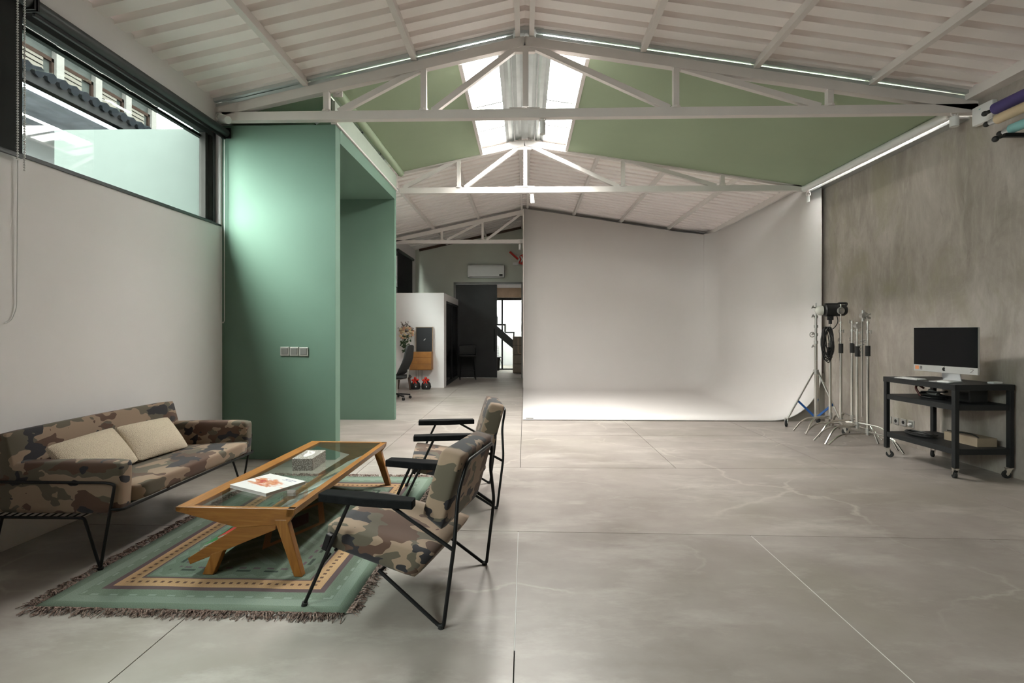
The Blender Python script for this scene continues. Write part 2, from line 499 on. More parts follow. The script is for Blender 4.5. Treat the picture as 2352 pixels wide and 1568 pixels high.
# ------------------------------------------------------------------ mesh builder
class MB:
    def __init__(s):
        s.b = bmesh.new()

    def _x(s, vs, rot, loc):
        m = Matrix.Translation(loc) @ (rot if isinstance(rot, Matrix) else Euler(rot).to_matrix().to_4x4())
        for v in vs:
            v.co = m @ v.co

    def box(s, c, d, rot=(0, 0, 0)):
        r = bmesh.ops.create_cube(s.b, size=1)['verts']
        for v in r:
            v.co = Vector((v.co.x * d[0], v.co.y * d[1], v.co.z * d[2]))
        s._x(r, rot, c)
        return s

    def mm(s, a, b):
        return s.box([(a[i] + b[i]) / 2 for i in range(3)], [abs(b[i] - a[i]) for i in range(3)])

    def beam(s, p0, p1, w, h, up=(0, 0, 1)):
        """rectangular bar from p0 to p1; w across, h along up"""
        p0, p1 = Vector(p0), Vector(p1)
        y = (p1 - p0)
        L = y.length
        y.normalize()
        upv = Vector(up)
        if abs(y.dot(upv)) > 0.98:
            upv = Vector((1, 0, 0))
        x = y.cross(upv).normalized()
        z = x.cross(y).normalized()
        m = Matrix((x, y, z)).transposed().to_4x4()
        r = bmesh.ops.create_cube(s.b, size=1)['verts']
        for v in r:
            v.co = Vector((v.co.x * w, v.co.y * L, v.co.z * h))
        s._x(r, m, (p0 + p1) / 2)
        return s

    def cyl(s, p0, p1, r0, r1=None, n=12, caps=True):
        r1 = r0 if r1 is None else r1
        p0, p1 = Vector(p0), Vector(p1)
        d = p1 - p0
        q = Vector((0, 0, 1)).rotation_difference(d.normalized()).to_matrix().to_4x4()
        r = bmesh.ops.create_cone(s.b, cap_ends=caps, segments=n, radius1=max(r0, 1e-5), radius2=max(r1, 1e-5), depth=d.length)['verts']
        s._x(r, q, (p0 + p1) / 2)
        return s

    def sph(s, c, r, n=10, sc=(1, 1, 1)):
        vs = bmesh.ops.create_uvsphere(s.b, u_segments=n, v_segments=max(5, n // 2 + 1), radius=r)['verts']
        for v in vs:
            v.co = Vector((v.co.x * sc[0], v.co.y * sc[1], v.co.z * sc[2])) + Vector(c)
        return s

    def prism(s, poly, axis, a, b):
        """2D polygon extruded along axis: 'x' poly=(y,z), 'y' poly=(x,z), 'z' poly=(x,y)"""
        def P(u, v, t):
            return {'x': (t, u, v), 'y': (u, t, v), 'z': (u, v, t)}[axis]
        va = [s.b.verts.new(P(u, v, a)) for u, v in poly]
        vb = [s.b.verts.new(P(u, v, b)) for u, v in poly]
        n = len(poly)
        s.b.faces.new(va)
        s.b.faces.new(vb[::-1])
        for i in range(n):
            s.b.faces.new((va[i], vb[i], vb[(i + 1) % n], va[(i + 1) % n]))
        return s

    def poly(s, pts):
        s.b.faces.new([s.b.verts.new(p) for p in pts])
        return s

    def tube(s, pts, r, n=8, closed=False, smooth_r=0.0, steps=5):
        pts = [Vector(p) for p in pts]
        if smooth_r > 0:
            pts = round_path(pts, smooth_r, steps, closed)
        N = len(pts)
        rings = []
        prev = None
        for i, p in enumerate(pts):
            if closed:
                t = (pts[(i + 1) % N] - pts[i - 1]).normalized()
            elif i == 0:
                t = (pts[1] - p).normalized()
            elif i == N - 1:
                t = (p - pts[i - 1]).normalized()
            else:
                t = ((pts[i + 1] - p).normalized() + (p - pts[i - 1]).normalized()).normalized()
            if prev is None:
                a = Vector((0, 0, 1)) if abs(t.z) < 0.9 else Vector((1, 0, 0))
                u = t.cross(a).normalized()
            else:
                u = (prev - t * prev.dot(t)).normalized()
            prev = u
            w = t.cross(u)
            rr = r[i] if isinstance(r, (list, tuple)) else r
            rings.append([s.b.verts.new(p + u * (math.cos(2 * math.pi * k / n) * rr) + w * (math.sin(2 * math.pi * k / n) * rr)) for k in range(n)])
        for i in range(N if closed else N - 1):
            A, B = rings[i], rings[(i + 1) % N]
            for k in range(n):
                s.b.faces.new((A[k], A[(k + 1) % n], B[(k + 1) % n], B[k]))
        if not closed:
            s.b.faces.new(rings[0][::-1])
            s.b.faces.new(rings[-1])
        return s

    def torus(s, c, R, r, axis='z', n=18, k=6):
        pts = []
        for i in range(n):
            a = 2 * math.pi * i / n
            u, v = math.cos(a) * R, math.sin(a) * R
            pts.append(Vector(c) + Vector({'x': (0, u, v), 'y': (u, 0, v), 'z': (u, v, 0)}[axis]))
        return s.tube(pts, r, k, closed=True)

    def lathe(s, prof, c=(0, 0, 0), n=16):
        c = Vector(c)
        rings = []
        for r, z in prof:
            if r < 1e-5:
                rings.append([s.b.verts.new(c + Vector((0, 0, z)))])
            else:
                rings.append([s.b.verts.new(c + Vector((math.cos(2 * math.pi * k / n) * r, math.sin(2 * math.pi * k / n) * r, z))) for k in range(n)])
        for A, B in zip(rings, rings[1:]):
            for k in range(n):
                a0, a1 = A[k % len(A)], A[(k + 1) % len(A)]
                b0, b1 = B[k % len(B)], B[(k + 1) % len(B)]
                f = []
                for v in (a0, a1, b1, b0):
                    if v not in f:
                        f.append(v)
                if len(f) > 2:
                    try:
                        s.b.faces.new(f)
                    except ValueError:
                        pass
        return s

    def soft(s, half, r, puff=0.0, n=8, warp=None):
        """rounded, slightly stuffed box about the origin; warp maps each point"""
        vs = bmesh.ops.create_cube(s.b, size=2)['verts']
        es = list({e for v in vs for e in v.link_edges})
        before = set(s.b.verts) - set(vs)
        bmesh.ops.subdivide_edges(s.b, edges=es, cuts=n, use_grid_fill=True)
        vs = [v for v in s.b.verts if v not in before]
        for v in vs:
            p = Vector((v.co.x * half[0], v.co.y * half[1], v.co.z * half[2]))
            # concentrate loops near the edges
            q = Vector([max(-half[i] + r, min(half[i] - r, p[i])) for i in range(3)])
            d = p - q
            if d.length > 1e-6:
                lim = d.normalized() * r
                p = q + lim
            u = [v.co[i] for i in range(3)]
            for i in range(3):
                j, k = (i + 1) % 3, (i + 2) % 3
                if abs(u[i]) > 0.999:
                    p[i] += math.copysign(puff * (1 - u[j] ** 2) * (1 - u[k] ** 2), u[i])
            v.co = Vector(warp(p)) if warp else p
        return s

    def build(s, name, mat, parent=None, smooth=False, bevel=0.0, segs=2, loc=None):
        me = bpy.data.meshes.new(name)
        bmesh.ops.recalc_face_normals(s.b, faces=s.b.faces)
        s.b.to_mesh(me)
        s.b.free()
        me.materials.append(mat)
        if smooth:
            for p in me.polygons:
                p.use_smooth = True
            if smooth != 'full':
                try:
                    me.set_sharp_from_angle(angle=math.radians(38))
                except Exception:
                    pass
        o = bpy.data.objects.new(name, me)
        C.objects.link(o)
        if parent:
            o.parent = parent
        if loc:
            o.location = loc
        if bevel:
            md = o.modifiers.new('edge', 'BEVEL')
            md.width = bevel
            md.segments = segs
            md.limit_method = 'ANGLE'
        return o


def round_path(pts, r, steps, closed=False):
    out = []
    N = len(pts)
    for i, p in enumerate(pts):
        if not closed and i in (0, N - 1):
            out.append(p)
            continue
        a, b = pts[i - 1], pts[(i + 1) % N]
        da, db = a - p, b - p
        k = min(r, da.length * 0.49, db.length * 0.49)
        s0, s1 = p + da.normalized() * k, p + db.normalized() * k
        for j in range(steps + 1):
            t = j / steps
            out.append(s0 * (1 - t) ** 2 + p * 2 * t * (1 - t) + s1 * t * t)
    return out


def tag(o, label, cat, group=None, kind=None):
    o['label'] = label
    o['category'] = cat
    if group:
        o['group'] = group
    if kind:
        o['kind'] = kind
    return o


def thing(name, label, cat, loc=(0, 0, 0), rz=0.0, group=None):
    o = bpy.data.objects.new(name, None)
    o.empty_display_size = 0.1
    C.objects.link(o)
    o.location = loc
    o.rotation_euler = (0, 0, rz)
    return tag(o, label, cat, group)


def struct(o, label=None):
    o['kind'] = 'structure'
    if label:
        o['label'] = label
    return o


def copy_tree(root, loc, rz, label, group=None):
    def cp(o, par):
        c = o.copy()
        C.objects.link(c)
        c.parent = par
        for ch in o.children:
            cp(ch, c)
        return c
    r = cp(root, None)
    r.location = loc
    r.rotation_euler = (0, 0, rz)
    r['label'] = label
    if group:
        r['group'] = group
    return r


def instance(o, name, parent, loc=(0, 0, 0), rot=(0, 0, 0)):
    c = o.copy()
    c.name = name
    C.objects.link(c)
    c.parent = parent
    c.location = loc
    c.rotation_euler = rot
    return c

# ================================================================== STRUCTURE
XL, XR = -3.33, 4.70
YB, YT1, YT2, YT3, YE = -2.2, 5.345, 8.2, 12.86, 15.2


def zs(x):
    """underside of the roof sheeting"""
    return 4.62 - (0.216 * -x if x < 0 else 0.158 * x)


# ---- floor: one sub-base, sawn slabs as children
floor = struct(MB().mm((-3.4, YB - 2, -0.20), (XR + 0.1, 21.5, -0.022)).build('floor', M['ground']), 'polished grey concrete floor cut into large slabs')
rows = [(YB - 0.2, 0.0), (-1.36, 0.0), (0.26, 0.0), (1.70, 0.0), (3.515, -0.017), (5.17, 0.0095), (6.79, 0.0095), (8.4, 0), (10.0, 0), (11.62, 0), (13.24, 0), (15.2, 0), (18, 0), (21, 0)]
std = [XL - 0.02, -1.66, -0.045, 1.555, 3.14, XR + 0.02]
cols = [std] * 3 + [std, [XL - 0.02, -1.66, 3.86, XR + 0.02], [XL - 0.02, -1.66, -0.045, 1.555, 3.2, XR + 0.02]] + [[XL - 0.02, -1.66, -0.045, 1.555, 3.2, XR + 0.02]] * 7
G = 0.0028
for i in range(len(rows) - 1):
    (ya, ka), (yb, kb) = rows[i], rows[i + 1]
    for xa, xb in zip(cols[i], cols[i][1:]):
        x0, x1 = xa + G, xb - G
        b = MB()
        b.prism([(x0, ya + ka * x0 + G), (x1, ya + ka * x1 + G), (x1, yb + kb * x1 - G), (x0, yb + kb * x0 - G)], 'z', -0.022, 0.0)
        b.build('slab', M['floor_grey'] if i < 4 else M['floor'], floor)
MB().mm((1.5522, 1.7, -0.02), (1.5578, 3.48, -0.0004)).build('joint_filler', M['paper'], floor)
MB().mm((-0.047, 2.2, -0.02), (-0.043, 3.51, -0.0008)).build('joint_filler', M['paper'], floor)

# ---- left wall with clerestory band
wl = MB()
wl.mm((XL - 0.2, YB, -0.02), (XL, YE + 6, 2.565))
wl.mm((XL - 0.2, YB, 3.60), (XL, YE + 6, 3.93))
for a, b in ((5.40, 8.5), (10.95, 12.9), (14.75, YE + 6)):
    wl.mm((XL - 0.2, a, 2.565), (XL, b, 3.60))
wall_left = struct(wl.build('wall_left', M['white_wall']), 'white plastered side wall below the high window band')
MB().mm((XL - 0.24, YB, 3.66), (XL - 0.2, 5.38, 3.74)).build('roof_overhang', M['grey_plastic'], wall_left)

# ---- right wall (raw cement)
wall_right = struct(MB().mm((XR, YB, -0.02), (XR + 0.2, YE, 3.9)).build('wall_right', M['concrete']), 'bare mottled cement wall behind the stands and trolley')

# ---- unseen rear wall, set close and blackened to cut bounced light
wb_ = MB().mm((XL, YB - 0.2, -0.02), (XR, YB, 4.7))
struct(wb_.build('wall_rear', M['bounce_block']), 'unseen wall behind the camera, blackened to cut bounced light')

# ---- end wall with tall doorway
we = MB()
we.mm((XL, YE, -0.02), (-2.16, YE + 0.25, 4.7)).mm((-0.05, YE, -0.02), (XR, YE + 0.25, 4.7)).mm((-2.16, YE, 2.91), (-0.05, YE + 0.25, 4.7))
wall_end = struct(we.build('wall_end', M['grey_wall']), 'grey-green end wall around the tall sliding doorway')

ds = MB()
ds.beam((XL + 0.12, YE - 0.02, zs(XL + 0.12) - 0.04), (-0.02, YE - 0.02, zs(-0.02) - 0.04), 0.03, 0.07)
struct(ds.build('trim_4', M['dark_wood']), 'dark strip where the roof meets the end wall')

# ---- green walk-through box
wg = MB()
wg.mm((XL, 5.43, 0), (-2.07, 5.57, 3.67))
wall_green = struct(wg.build('wall_passage', M['green'], bevel=0.004), 'green painted walk-through box beside the sofa')
MB().mm((XL, 7.92, 0), (-2.07, 8.01, 3.515)).build('far_panel', M['green'], wall_green)
MB().mm((XL, 5.57, 3.515), (-2.07, 8.01, 3.67)).build('soffit', M['green'], wall_green)
MB().mm((-2.11, 5.43, 3.69), (-2.075, 8.05, 3.93)).build('upstand', M['pale_green'], wall_green)
MB().mm((-2.12, 5.43, 3.672), (-2.05, 8.05, 3.692)).build('edge_trim', M['steel_white'], wall_green)
sg = MB()
for x0, x1 in ((XL, -2.16),):
    sg.prism([(x0, zs(x0) - 0.14), (x1, zs(x1) - 0.14), (x1, zs(x1) - 0.12), (x0, zs(x0) - 0.12)], 'y', 5.47, 8.15)
sg.build('sloping_panel', M['green_cloth'], wall_green)

# ---- ceiling: corrugated sheets, purlins, flashings
ceiling = bpy.data.objects.new('ceiling', None)
C.objects.link(ceiling)
struct(ceiling, 'white corrugated roof lining on steel purlins')


def sheet(x0, x1, y0, y1):
    P, pan, sl, h = 0.206, 0.118, 0.016, 0.066
    prof = []
    y = y0
    while y < y1:
        for dy, z in ((0, 0), (pan, 0), (pan + sl, h), (P - sl, h)):
            if y + dy <= y1:
                prof.append((y + dy, z))
        y += P
    prof.append((y1, 0))
    b = MB()
    A = [b.b.verts.new((x0, yy, zs(x0) + zz)) for yy, zz in prof]
    B = [b.b.verts.new((x1, yy, zs(x1) + zz)) for yy, zz in prof]
    for i in range(len(prof) - 1):
        b.b.faces.new((A[i], A[i + 1], B[i + 1], B[i]))
    o = b.build('roof_sheet', M['sheet'], ceiling)
    md = o.modifiers.new('gauge', 'SOLIDIFY')
    md.thickness = 0.004
    return o


for y0, y1 in ((YB - 0.2, 5.27), (8.26, 12.82), (12.82, YE + 0.1)):
    sheet(-0.0, XL - 0.1, y0, y1)
    sheet(0.0, XR + 0.1, y0, y1)
PX = [-2.35, -1.18, -0.075, 0.075, 1.25, 2.43, 3.62]
for y0, y1 in ((YB, YT1 + 0.05), (YT2 - 0.03, 12.75), (12.75, YE)):
    for x in PX:
        z = zs(x)
        w = 0.052 if abs(x) < 0.2 else 0.058
        MB().mm((x - w / 2, y0, z - 0.075), (x + w / 2, y1, z)).build('purlin', M['steel_white'], ceiling)
    MB().mm((XR - 0.13, y0, 3.80), (XR, y1, zs(XR) + 0.03)).build('eave_beam', M['steel_white'], ceiling)
# aluminium flashings at the edge of the roof light
for x0, x1 in ((XL, -0.12), (0.12, XR - 0.1)):
    MB().beam((x0, 5.29, zs(x0) - 0.016), (x1, 5.29, zs(x1) - 0.016), 0.04, 0.044).build('flashing', M['zinc'], ceiling)
    MB().beam((x0, 5.325, zs(x0) - 0.0615), (x1, 5.325, zs(x1) - 0.0615), 0.02, 0.034).build('flashing', M['zinc'], ceiling)
    MB().beam((x0, 8.235, zs(x0) + 0.0), (x1, 8.235, zs(x1) + 0.0), 0.05, 0.05).build('flashing', M['steel_white'], ceiling)
# opaque strips added to stop daylight leaking at rafters and eaves
for x0, x1 in ((XL - 0.05, -0.72), (0.72, XR + 0.05)):
    for ya, yb_ in ((5.25, 5.72), (7.98, 8.30)):
        MB().prism([(x0, zs(x0) + 0.03), (x1, zs(x1) + 0.03), (x1, zs(x1) + 0.045), (x0, zs(x0) + 0.045)], 'y', ya, yb_).build('leak_cover', M['zinc'], ceiling)
for x0, x1 in ((XL - 0.05, -1.98), (4.60, XR + 0.05)):
    MB().prism([(x0, zs(x0) + 0.06), (x1, zs(x1) + 0.06), (x1, zs(x1) + 0.075), (x0, zs(x0) + 0.075)], 'y', 5.25, 8.30).build('leak_cover', M['zinc'], ceiling)
MB().prism([(-0.2, zs(-0.2) - 0.01), (0.2, zs(0.2) - 0.01), (0.2, zs(0.2) + 0.04), (0, 4.66), (-0.2, zs(-0.2) + 0.04)], 'y', 5.26, 5.43).build('ridge_leak_cover', M['zinc'], ceiling)  # added cap, blocks the daylight leak at the ridge
# roof over the room beyond, with its own slot of daylight
MB().mm((XL, 15.4, 4.1), (XR, 19.1, 4.2)).mm((XL, 20.6, 4.1), (XR, 21.5, 4.2)).mm((XL, 19.1, 4.1), (-1.3, 20.6, 4.2)).mm((0.1, 19.1, 4.1), (XR, 20.6, 4.2)).build('flat_ceiling', M['white_wall'], ceiling)

# ---- roof light of the second bay (glazing, bars, ridge cover)
rl = MB()
for x0, x1 in ((XL - 0.05, 0), (0, XR + 0.05)):
    rl.prism([(x0, zs(x0) + 0.05), (x1, zs(x1) + 0.05), (x1, zs(x1) + 0.056), (x0, zs(x0) + 0.056)], 'y', 5.27, 8.27)
roof_light = struct(rl.build('window_6', M['roof_glass']), 'translucent roof light on both sides of the ridge')
for yy in (6.9, 7.72):
    for s in (-1, 1):
        xa, xb = s * 0.25, s * (3.3 if s < 0 else 4.6)
        MB().beam((xa, yy, zs(xa) + 0.03), (xb, yy, zs(xb) + 0.03), 0.025, 0.025).build('glazing_bar', M['charcoal'], roof_light)
rc = MB()
prof = []
for i in range(13):
    x = -0.3 + 0.05 * i
    prof.append((x, zs(x) - 0.055 + (0.016 if i % 2 else 0.0)))
rc.prism(prof + [(0.3, zs(0.3) + 0.03), (0, 4.66), (-0.3, zs(-0.3) + 0.03)], 'y', 5.42, 8.22)
rc.build('ridge_cover', M['zinc'], roof_light)
for s in (-1, 1):
    b = MB()
    b.beam((s * 0.16, 5.42, zs(s * 0.16) - 0.075), (s * 0.16, 8.2, zs(s * 0.16) - 0.075), 0.012, 0.03)
    b.build('ridge_rib', M['alu'], roof_light)

# ---- trusses
def truss(name, label, Y, x0, x1, vert, diag):
    t = thing(name, label, 'roof truss', (0, Y, 0))
    w = 0.075
    for xa, xb in ((x0, 0), (0, x1)):
        MB().beam((xa, 0, zs(xa) - 0.135), (xb, 0, zs(xb) - 0.135), w, 0.10).build('top_chord', M['steel_white'], t)
    MB().mm((x0, -w / 2, 3.672), (x1, w / 2, 3.765)).build('bottom_chord', M['steel_white'], t)
    for x in vert:
        MB().mm((x - 0.03, -0.03, 3.765), (x + 0.03, 0.03, zs(x) - 0.18)).build('strut', M['steel_white'], t)
    for xa, xb in diag:   # from the bottom chord up to the top chord
        MB().beam((xa, 0, 3.765), (xb, 0, zs(xb) - 0.165), 0.052, 0.062).build('brace', M['steel_white'], t)
    MB().box((0, 0, zs(0) - 0.165), (0.22, 0.05, 0.16)).build('gusset', M['steel_white'], t)
    MB().mm((-0.16, -0.05, 3.765), (0.16, 0.05, 3.775)).build('splice_plate', M['steel_white'], t)
    for x in vert:
        MB().cyl((x, 0, 3.76), (x, 0, 3.785), 0.06, 0.05, 10).build('weld_collar', M['steel_white'], t)
    return t


VT = [-2.13, -1.08, 0.01, 1.6, 3.2]
DG = [(-2.0, -1.12), (-0.98, -0.07), (1.53, 0.08), (3.1, 1.66)]
truss('roof_truss', 'large white steel roof truss spanning from window corner to cement wall', YT1, XL, XR, VT, DG)
truss('roof_truss', 'white steel truss beyond the green ceiling blinds, in front of the white cove', YT2, -2.05, XR, VT, DG[:])
truss('roof_truss', 'small far white truss above the air conditioner doorway', YT3, XL, 0.02, VT[:3], DG[:2])

# ---- white infinity cove
R_ = 0.75
Y0c, Y1c, X0c, X1c = 7.93, 12.66, -0.03, 4.63
cv = MB()


def inner(p):
    q = Vector((min(p[0], X1c - R_), min(p[1], Y1c - R_), max(p[2], R_ + 0.015)))
    d = Vector(p) - q
    return q + d.normalized() * R_ if d.length > 1e-6 else Vector(p)


def rngs(a, b, fine_hi=False, fine_lo=False, r=0.95):
    out = []
    lo, hi = (a + r if fine_lo else a), (b - r if fine_hi else b)
    if fine_lo:
        out += [a + r * k / 12 for k in range(12)]
    out += [lo + (hi - lo) * k / 6 for k in range(7)]
    if fine_hi:
        out += [hi + r * k / 12 for k in range(1, 13)]
    return out


xs_, ys_, zz_ = rngs(X0c, X1c, True), rngs(Y0c, Y1c, True), rngs(0.015, 1.0, False, True)


def grid(f, us, vs):
    g = [[cv.b.verts.new(inner(f(u, v))) for v in vs] for u in us]
    for i in range(len(us) - 1):
        for j in range(len(vs) - 1):
            cv.b.faces.new((g[i][j], g[i + 1][j], g[i + 1][j + 1], g[i][j + 1]))


grid(lambda u, v: (u, v, 0.015), xs_, ys_)
tz = zz_ + [None]
grid(lambda u, v: (X1c, u, v if v is not None else 3.80), ys_, tz)
grid(lambda u, v: (u, Y1c, v if v is not None else (zs(u) - 0.10)), xs_, tz)
bmesh.ops.remove_doubles(cv.b, verts=cv.b.verts, dist=0.0005)
cove = cv.build('wall_cove', M['cove'], smooth='full')
md = cove.modifiers.new('shell', 'SOLIDIFY')
md.thickness = 0.014
md.offset = 0
struct(cove, 'white infinity cove curving from floor into two walls')
# filled side of the cove and its end post
ev = [(X1c - R_ + math.sin(a) * R_, R_ + 0.0 - math.cos(a) * R_) for a in [math.pi / 2 * k / 10 for k in range(11)]]
b = MB()
b.prism([(X1c - R_ - 0.02, 0.0)] + [(x + 0.006, z - 0.002) for x, z in ev] + [(XR, R_), (XR, 0.0)], 'y', 7.965, 7.985)
b.build('cove_side', M['stone_edge'], cove)
MB().mm((-0.045, 12.60, 0.0), (-0.02, 12.72, 4.5)).build('end_post', M['steel_white'], cove)
MB().mm((0.02, 7.94, 0.016), (0.14, 8.0, 0.03)).build('floor_socket', M['grey_plastic'], cove)

# ---- clerestory window (window_1) and the one covered by the dark blind (window_2)
def win_frame(name, y0, y1, label, mull=()):
    b = MB()
    x0, x1 = XL - 0.13, XL - 0.05
    b.mm((x0, y0, 2.565), (x1, y1, 2.605)).mm((x0, y0, 3.52), (x1, y1, 3.60)).mm((x0, y0, 2.565), (x1, y0 + 0.05, 3.6)).mm((x0, y1 - 0.05, 2.565), (x1, y1, 3.6))
    o = struct(b.build(name, M['charcoal'], bevel=0.003), label)
    MB().mm((XL - 0.10, y0 + 0.04, 2.6), (XL - 0.092, y1 - 0.04, 3.53)).build('pane', M['glass'], o)
    for m in mull:
        MB().mm((x0 + 0.01, m - 0.022, 2.6), (x1 - 0.005, m + 0.022, 3.53)).build('mullion', M['out_white'], o)
    MB().mm((XL - 0.205, y1 - 0.045, 2.565), (x0, y1 + 0.0, 3.6)).build('outer_jamb', M['out_brown'], o)
    MB().mm((x0 - 0.02, y0, 3.47), (x0 + 0.02, y1, 3.50)).build('drip_rail', M['mint'], o)
    MB().mm((x1, y0, 2.555), (XL + 0.012, y1, 2.572)).build('inner_sill', M['charcoal'], o)
    return o


win_frame('window_1', 3.22, 5.40, 'long clear clerestory window looking on to neighbouring house', (5.25, 5.32))
win_frame('window_2', 0.9, 3.22, 'clerestory window bay behind the lowered charcoal blind')
win_frame('window_fill', YB, 0.9, 'unseen clerestory bay beside the camera, added to light the foreground')  # added bay out of view, its daylight fills the foreground
win_frame('window_3', 8.5, 10.95, 'clerestory window beyond the green box')
win_frame('window_4', 12.9, 14.75, 'far clerestory window behind a black blind')
# ---- doorway reveal, sliding leaf
tr = MB()
tr.mm((-2.16, YE - 0.02, 0), (-2.11, YE + 0.26, 2.91)).mm((-2.16, YE - 0.02, 2.86), (-0.05, YE + 0.26, 2.91)).mm((-0.1, YE - 0.02, 0), (-0.05, YE + 0.26, 2.91))
struct(tr.build('trim_1', M['grey_plastic']), 'grey lining of the tall doorway')
d1 = MB().mm((-2.10, YE + 0.02, 0.012), (-0.84, YE + 0.07, 2.84)).build('door_1', M['door_black'], bevel=0.004)
struct(d1, 'tall black sliding door leaf')
MB().mm((-0.94, YE - 0.0, 0.8), (-0.90, YE + 0.02, 1.5)).build('door_pull', M['black'], d1)

# ---- low white partition box with black glazed door on its flank
wp = MB().mm((XL, 12.5, 0), (-2.14, 12.62, 2.38)).mm((-2.14, 12.5, 0), (-2.02, 12.85, 2.38)).mm((-2.14, 12.85, 2.2), (-2.02, YE, 2.38))
wall_low = struct(wp.build('wall_partition', M['white_wall']), 'low white partition beside the black glazed door')
d2 = MB()
d2.mm((-2.1, 12.87, 0), (-2.03, 12.93, 2.2)).mm((-2.1, YE - 0.08, 0), (-2.03, YE - 0.02, 2.2)).mm((-2.1, 12.87, 2.14), (-2.03, YE - 0.02, 2.2)).mm((-2.1, 12.87, 0), (-2.03, YE - 0.02, 0.08)).mm((-2.1, 14.0, 0), (-2.03, 14.05, 2.2))
door2 = struct(d2.build('door_2', M['black']), 'black framed glazed door on the partition flank')
MB().mm((-2.07, 12.9, 0.05), (-2.06, YE - 0.03, 2.17)).build('pane', M['screen'], door2)

# ---- room beyond the doorway
wr_ = MB()
wr_.mm((XL, 21.3, -0.02), (XR, 21.5, 4.2)).mm((2.0, 15.45, -0.02), (2.2, 21.3, 4.2))
struct(wr_.build('wall_far', M['white_wall']), 'white far walls seen through the doorway')
gw = MB()
for x in (-2.6, -0.83, 1.0):
    gw.mm((x - 0.03, 18.5, 0), (x + 0.03, 18.56, 2.62))
gw.mm((-2.6, 18.5, 0), (1.0, 18.56, 0.05)).mm((-2.6, 18.5, 2.57), (1.0, 18.56, 2.68))
g = struct(gw.build('window_5', M['charcoal']), 'glazed screen in the room beyond the doorway')
MB().mm((-2.6, 18.52, 0.05), (1.0, 18.53, 2.57)).build('pane', M['glass'], g)
tb = MB()
tb.mm((-2.6, 18.2, 2.66), (1.0, 18.6, 3.00))
struct(tb.build('trim_2', M['tan_board']), 'tan boarded beam over the glazed screen')
struct(MB().mm((-2.6, 18.15, 3.00), (1.0, 18.6, 4.1)).build('trim_3', M['white_wall']), 'white bulkhead over the boarded beam')

# ================================================================== OUTSIDE
ground = struct(MB().mm((-40, -20, -0.6), (XL - 0.2, 40, -0.21)).build('ground', M['ground']), 'grey yard outside the window')
mw = struct(MB().mm((-5.22, 5.43, -0.21), (XL - 0.2, 5.6, 3.64)).build('wall_yard', M['mint']), 'green yard wall paled by daylight outside the clerestory window')

hb = thing('neighbour_house', 'white and grey neighbouring house with tiled eave seen through the clerestory window', 'house', (0, 0, -0.21))
MB().mm((-8.4, 1.0, 0), (-8.2, 16, 5.1)).build('lower_wall', M['out_wall'], hb)
MB().mm((-13, 1.0, 5.2), (-9.08, 12.1, 6.0)).mm((-13, 1.0, 7.12), (-9.0, 12.1, 9.2)).mm((-13, 1.0, 6.0), (-9.5, 12.1, 7.2)).build('upper_wall', M['out_white'], hb)
MB().prism([(-7.05, 5.18), (-7.05, 5.33), (-9.1, 5.85), (-9.1, 5.72)], 'y', 1.0, 10.3).build('eave', M['out_grey'], hb)
MB().mm((-8.3, 1.0, 5.05), (-7.05, 10.3, 5.12)).build('soffit', M['out_soffit'], hb)
tile = None
y = 4.0
while y < 10.3:
    if tile is None:
        tile = MB().cyl((-6.98, 0, 5.35), (-9.1, 0, 5.9), 0.075, 0.085, 8).build('roof_tile', M['out_tile'], hb, smooth=True)
        tile.location = (0, y, 0)
    else:
        instance(tile, 'roof_tile', hb, (0, y, 0))
    y += 0.19
MB().cyl((-7.5, 3.0, 4.86), (-7.5, 10.4, 4.86), 0.022).build('gutter_pipe', M['paper'], hb)
prev = 7.85
for k, py in enumerate((8.67, 9.49, 10.37, 11.17, 11.95)):
    MB().mm((-9.5, py - 0.08, 6.0), (-9.0, py + 0.08, 7.2)).build('pillar', M['out_white'], hb)
    a, c = prev + 0.08, py - 0.08
    f = MB()
    f.mm((-9.12, a, 6.78), (-9.05, c, 6.85)).mm((-9.12, a, 5.98), (-9.05, c, 6.03)).mm((-9.12, c - 0.05, 5.98), (-9.05, c, 6.85))
    fw = f.build('window', M['out_brown'], hb)
    MB().mm((-9.11, a, 6.0), (-9.10, c, 7.15)).build('pane', M['out_glass'], fw)
    sl = MB()
    zz = 6.06
    while zz < 6.75:
        sl.mm((-9.09, a + 0.02, zz), (-9.06, a + 0.45, zz + 0.07))
        zz += 0.095
    sl.build('shutter', M['out_cream'], fw)
    prev = py
MB().mm((-8.19, 5.0, 1.5), (-8.17, 6.05, 3.35)).build('wall_panel', M['out_cream'], hb)
MB().mm((-8.19, 6.1, 1.5), (-8.17, 6.9, 3.35)).build('dark_opening', M['out_tile'], hb)
h2 = thing('distant_house', 'pink rendered low house at the end of the yard', 'house', (-10.5, 17, -0.21))
MB().mm((-4, 0, 0), (5.5, 4, 7.6)).build('wall', M['out_pink'], h2)
MB().prism([(-4.4, 7.6), (5.9, 7.6), (4.5, 8.2), (-3, 8.2)], 'y', -0.3, 4.3).build('roof', M['out_tile'], h2)

tr_ = thing('yard_tree', 'grey-green tree crown behind the pink house', 'tree', (-15.5, 26.5, -0.21))
MB().cyl((0, 0, 0), (0, 0, 7.0), 0.25, 0.15, 8).build('trunk', M['out_brown'], tr_)
b = MB()
q = random.Random(21)
for k in range(70):
    a_, r_ = q.uniform(0, 6.28), q.uniform(0, 3.6)
    b.sph((r_ * math.cos(a_), r_ * 0.7 * math.sin(a_), 9.3 + q.uniform(-1.8, 1.8)), q.uniform(0.5, 1.0), 7)
b.build('foliage', M['out_tree'], tr_)['kind'] = 'stuff'

